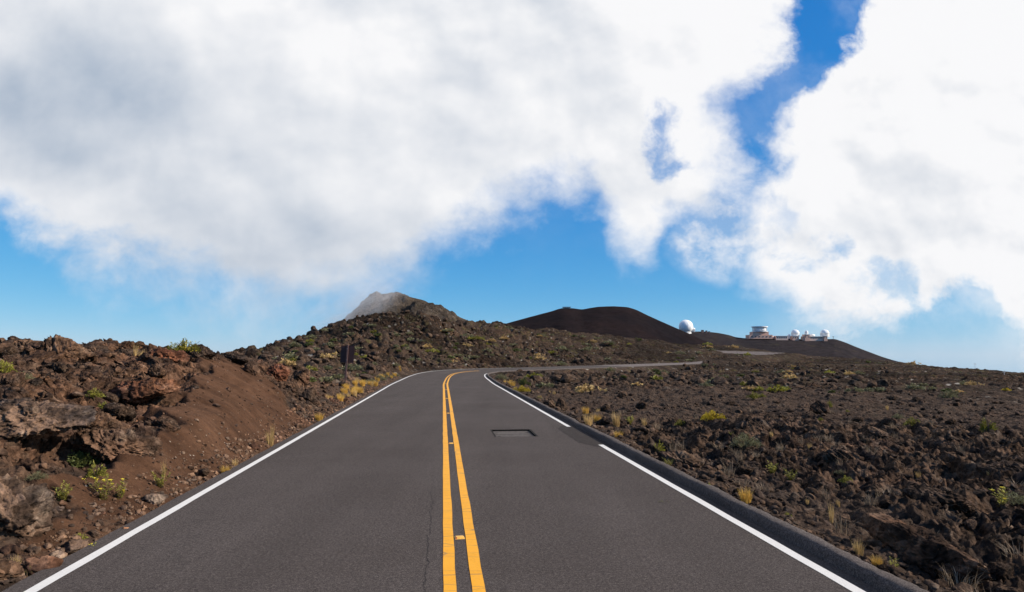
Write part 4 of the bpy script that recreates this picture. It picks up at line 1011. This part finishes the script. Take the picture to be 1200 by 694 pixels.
def uvp(px, py): r_ = ray(px, py); return r_[0]/r_[1], r_[2]/r_[1]
cv = t.new('ShaderNodeCombineXYZ'); t.put(cv.inputs[0], U); t.put(cv.inputs[1], t.math('MULTIPLY', Vv, 1.15)); cv.inputs[2].default_value = 3.3
P0 = cv.outputs[0]
def warp(vec, scale, amp, det):
    n = t.noise(vec, scale, det, .55, out='Color'); s_ = t.new('ShaderNodeVectorMath', operation='SUBTRACT'); t.put(s_.inputs[0], n); s_.inputs[1].default_value = (.5, .5, .5)
    k = t.new('ShaderNodeVectorMath', operation='SCALE'); t.put(k.inputs[0], s_.outputs[0]); k.inputs['Scale'].default_value = amp
    a = t.new('ShaderNodeVectorMath', operation='ADD'); t.put(a.inputs[0], vec); t.put(a.inputs[1], k.outputs[0]); return a.outputs[0], k.outputs[0]
P1, off = warp(P0, 3.2, .11, 6)
so_ = t.new('ShaderNodeSeparateXYZ'); t.put(so_.inputs[0], off)
Uw = t.math('ADD', U, so_.outputs[0]); Vw = t.math('ADD', Vv, so_.outputs[1])
def curve(val, pts, lo, hi, vlo, vhi):
    """function table: val in lo..hi -> vlo..vhi"""
    x = t.mapr(val, lo, hi); n = t.new('ShaderNodeFloatCurve'); t.put(n.inputs['Value'], x); c = n.mapping.curves[0]
    pp = sorted((max(0, min(1, (a-lo)/(hi-lo))), max(0, min(1, (b-vlo)/(vhi-vlo)))) for a, b in pts)
    while len(c.points) < len(pp): c.points.new(.5, .5)
    for q_, (a, b) in zip(c.points, pp): q_.location = (a, b); q_.handle_type = 'AUTO'
    n.mapping.update(); return t.math('ADD', t.math('MULTIPLY', n.outputs[0], vhi-vlo), vlo)
low = [(-60,230),(0,252),(60,290),(110,322),(200,345),(290,365),(370,368),(430,345),(480,322),(520,290),(570,262),(640,243),(680,240),(705,275),(730,298),(760,300),(790,268),(830,268),(860,290),(895,325),(930,358),(965,385),(1010,398),(1050,392),(1090,370),(1130,350),(1160,350),(1185,395),(1215,425),(1300,430)]
lowc = curve(Uw, [uvp(a, b) for a, b in low], -1.05, 1.05, -.3, .7)
gap = [(0,970,46),(44,966,40),(80,942,34),(100,917,40),(120,890,36),(140,882,26),(165,880,25),(190,884,26),(205,878,16),(225,866,6),(260,848,10),(300,840,16)]
gapc = curve(Vw, [(uvp(c, y)[1], uvp(c, y)[0]) for y, c, h_ in gap]+[(.62, uvp(1020, 0)[0])], 0, .7, -.3, 1)
gaph = curve(Vw, [(uvp(c, y)[1], h_/F) for y, c, h_ in gap]+[(.62, .05)], 0, .7, -.12, .12)
d1 = t.math('SUBTRACT', Vw, lowc)
d2 = t.math('SUBTRACT', t.math('ABSOLUTE', t.math('SUBTRACT', Uw, gapc)), gaph)
Dm = t.math('SMOOTH_MIN', d1, d2, .012)
f1 = t.noise(P1, 7, 9, .62); f2 = t.noise(P0, 3.1, 6, .6)
fb_ = t.math('ADD', t.math('MULTIPLY', t.math('SUBTRACT', f1, .5), .17), t.math('MULTIPLY', t.math('SUBTRACT', f2, .5), .05))
f3 = t.noise(P1, 26, 6, .6)
fb_ = t.math('ADD', fb_, t.math('MULTIPLY', t.math('SUBTRACT', f3, .5), .07))
Dn = t.math('ADD', Dm, fb_)
# crisper edge on the sunny right, softer vapour on the left
soft_ = curve(U, [(-1, .06), (-.3, .075), (0, .075), (.25, .075), (.40, .05), (.48, .03), (1, .03)], -1, 1, 0, .1)
soft_ = t.math('MULTIPLY', soft_, t.mapr(Vv, .18, .0, 1., 1.9))
al = t.mapr(Dn, t.math('MULTIPLY', soft_, -.5), soft_, smooth=True)
# small blue openings
def hole(px, py, rx, ry, amt):
    a, b = uvp(px, py); q_ = t.math('ADD', t.math('POWER', t.math('DIVIDE', t.math('SUBTRACT', Uw, a), rx/F), 2), t.math('POWER', t.math('DIVIDE', t.math('SUBTRACT', Vw, b), ry/F), 2))
    return t.math('MULTIPLY', t.mapr(t.math('ADD', q_, t.math('MULTIPLY', t.math('SUBTRACT', f1, .5), 9.)), 1.1, -.4, smooth=True), amt)
for hp in [(785,160,30,40,.75), (640,262,30,16,.0), (800,300,34,24,.5), (965,290,60,26,.6), (1040,320,70,40,.55), (905,250,30,40,.35)]:
    al = t.math('MULTIPLY', al, t.math('SUBTRACT', 1., hole(*hp)))
# thin veils low on the right and beneath the left bank
veil = t.math('MULTIPLY', t.mapr(t.noise(P1, 3.6, 7, .6), .42, .72, smooth=True), t.math('MULTIPLY', t.mapr(Vw, -.08, .06), t.mapr(Dm, -.20, 0.)))
veilr = t.math('ADD', .07, t.math('MULTIPLY', t.mapr(U, .3, .72), .75))
al = t.math('MAXIMUM', al, t.math('MULTIPLY', veil, veilr))
a_, b_ = uvp(838, 262); q_ = t.math('ADD', t.math('POWER', t.math('DIVIDE', t.math('SUBTRACT', Uw, a_), 75/F), 2), t.math('POWER', t.math('DIVIDE', t.math('SUBTRACT', Vw, b_), 75/F), 2))
al = t.math('MAXIMUM', al, t.math('MULTIPLY', t.mapr(q_, 1., .1, smooth=True), t.mapr(t.math('ADD', f1, f3), .85, 1.2, .25, .95)))
# brightness of the cloud: thicker and greyer to the left, sunlit to the right
sh1, _ = warp(P0, 1.6, .25, 2)
bill = t.noise(sh1, 2.6, 8, .5)
shift = t.new('ShaderNodeVectorMath', operation='ADD'); t.put(shift.inputs[0], sh1); shift.inputs[1].default_value = (.035, .045, 0)
bill2 = t.noise(shift.outputs[0], 2.6, 8, .5)
relief = t.math('SUBTRACT', bill, bill2)
basel = curve(U, [(-1, .73), (-.75, .75), (-.55, .80), (-.35, .80), (-.12, .82), (.1, .89), (.3, .93), (.7, .95), (1, .94)], -1, 1, 0, 1)
topw = t.mapr(Vv, .1, .5, -.02, .05)
edgeb = t.mapr(Dn, .0, .16, .03, 0)
br = t.math('ADD', t.math('ADD', basel, topw), t.math('ADD', t.math('MULTIPLY', relief, .65), t.math('MULTIPLY', t.math('SUBTRACT', bill, .5), .28)))
br = t.math('ADD', br, edgeb)
b3 = t.noise(P0, 8, 6, .5); sf3 = t.new('ShaderNodeVectorMath', operation='ADD'); t.put(sf3.inputs[0], P0); sf3.inputs[1].default_value = (.013, .017, 0)
b4 = t.noise(sf3.outputs[0], 8, 6, .5)
br = t.math('ADD', br, t.math('MULTIPLY', t.math('SUBTRACT', b3, b4), t.mapr(U, -.6, .5, .25, .6)))
def dim(px, py, rx, ry, amt):
    a, b = uvp(px, py); q_ = t.math('ADD', t.math('POWER', t.math('DIVIDE', t.math('SUBTRACT', Uw, a), rx/F), 2), t.math('POWER', t.math('DIVIDE', t.math('SUBTRACT', Vw, b), ry/F), 2))
    return t.math('MULTIPLY', t.mapr(q_, 1., 0, smooth=True), amt)
for hp in [(90,120,190,130,-.22), (420,60,110,80,.10), (60,240,120,60,.07), (170,230,90,50,-.06), (250,290,160,60,-.03), (1000,230,200,80,-.05), (1090,310,110,70,-.05), (400,215,90,60,.05)]: br = t.math('ADD', br, dim(*hp))
br = t.math('MINIMUM', t.math('MAXIMUM', br, .5), 1.02)
ccol = t.mix(t.mapr(br, .5, .95), (.40, .49, .62), (.97, .97, .985))
ccol = t.mix(1., ccol, t.mapr(br, .5, 1.0, .94, 1.0), 'MULTIPLY')
CS = t.new('ShaderNodeVectorMath', operation='SCALE'); t.put(CS.inputs[0], ccol); CS.inputs['Scale'].default_value = .98/STR/EXPO
skc = t.new('ShaderNodeHueSaturation'); t.put(skc.inputs['Color'], sky.outputs[0]); skc.inputs['Saturation'].default_value = 1.1
skm = t.mix(1., skc.outputs[0], (.072, .106, .136), 'MULTIPLY'); sks = t.new('ShaderNodeSeparateColor'); t.put(sks.inputs[0], skm); skj = t.new('ShaderNodeCombineColor')
for i_, (k_, e_) in enumerate(((.86, 1.22), (.667, .634), (.79, .31))): t.put(skj.inputs[i_], t.math('MULTIPLY', t.math('POWER', sks.outputs[i_], e_), k_/STR/EXPO))
skt = skj.outputs[0]; skc.inputs['Value'].default_value = 1.0
front = t.mapr(sx.outputs[1], .1, .3)
alb = t.mapr(t.noise(d, 2.2, 6, .6), .5, .7, 0, .45)
alf = t.new('ShaderNodeMix', data_type='FLOAT'); t.put(alf.inputs[0], front); t.put(alf.inputs[2], alb); t.put(alf.inputs[3], al)
up = t.mapr(sx.outputs[2], -.06, -.02)
fin = t.mix(t.math('MULTIPLY', alf.outputs[0], up), skt, CS.outputs[0])
t.put(bg.inputs['Color'], fin)
w.cycles.sampling_method = 'MANUAL'; w.cycles.sample_map_resolution = 512

# ------------------------------------------------------------------ camera and view
cam = bpy.data.cameras.new('camera'); co = bpy.data.objects.new('camera', cam); COL.objects.link(co); sc.camera = co
co.location = (0, 0, CAMH); co.rotation_euler = (R(90)+PITCH, 0, 0); cam.lens = 24; cam.sensor_width = 36; cam.clip_end = 60000; cam.clip_start = .05
sc.view_settings.view_transform = 'Standard'; sc.view_settings.look = 'None'; sc.view_settings.exposure = math.log2(EXPO); sc.view_settings.gamma = 1; sc.view_settings.use_curve_mapping = False
sc.cycles.volume_bounces = 0; sc.cycles.max_bounces = 5; sc.cycles.diffuse_bounces = 3; sc.cycles.transparent_max_bounces = 6
sc.cycles.volume_step_rate = 4; sc.cycles.volume_max_steps = 64; sc.cycles.use_adaptive_sampling = True; sc.cycles.adaptive_threshold = .015
sc.cycles.use_denoising = True
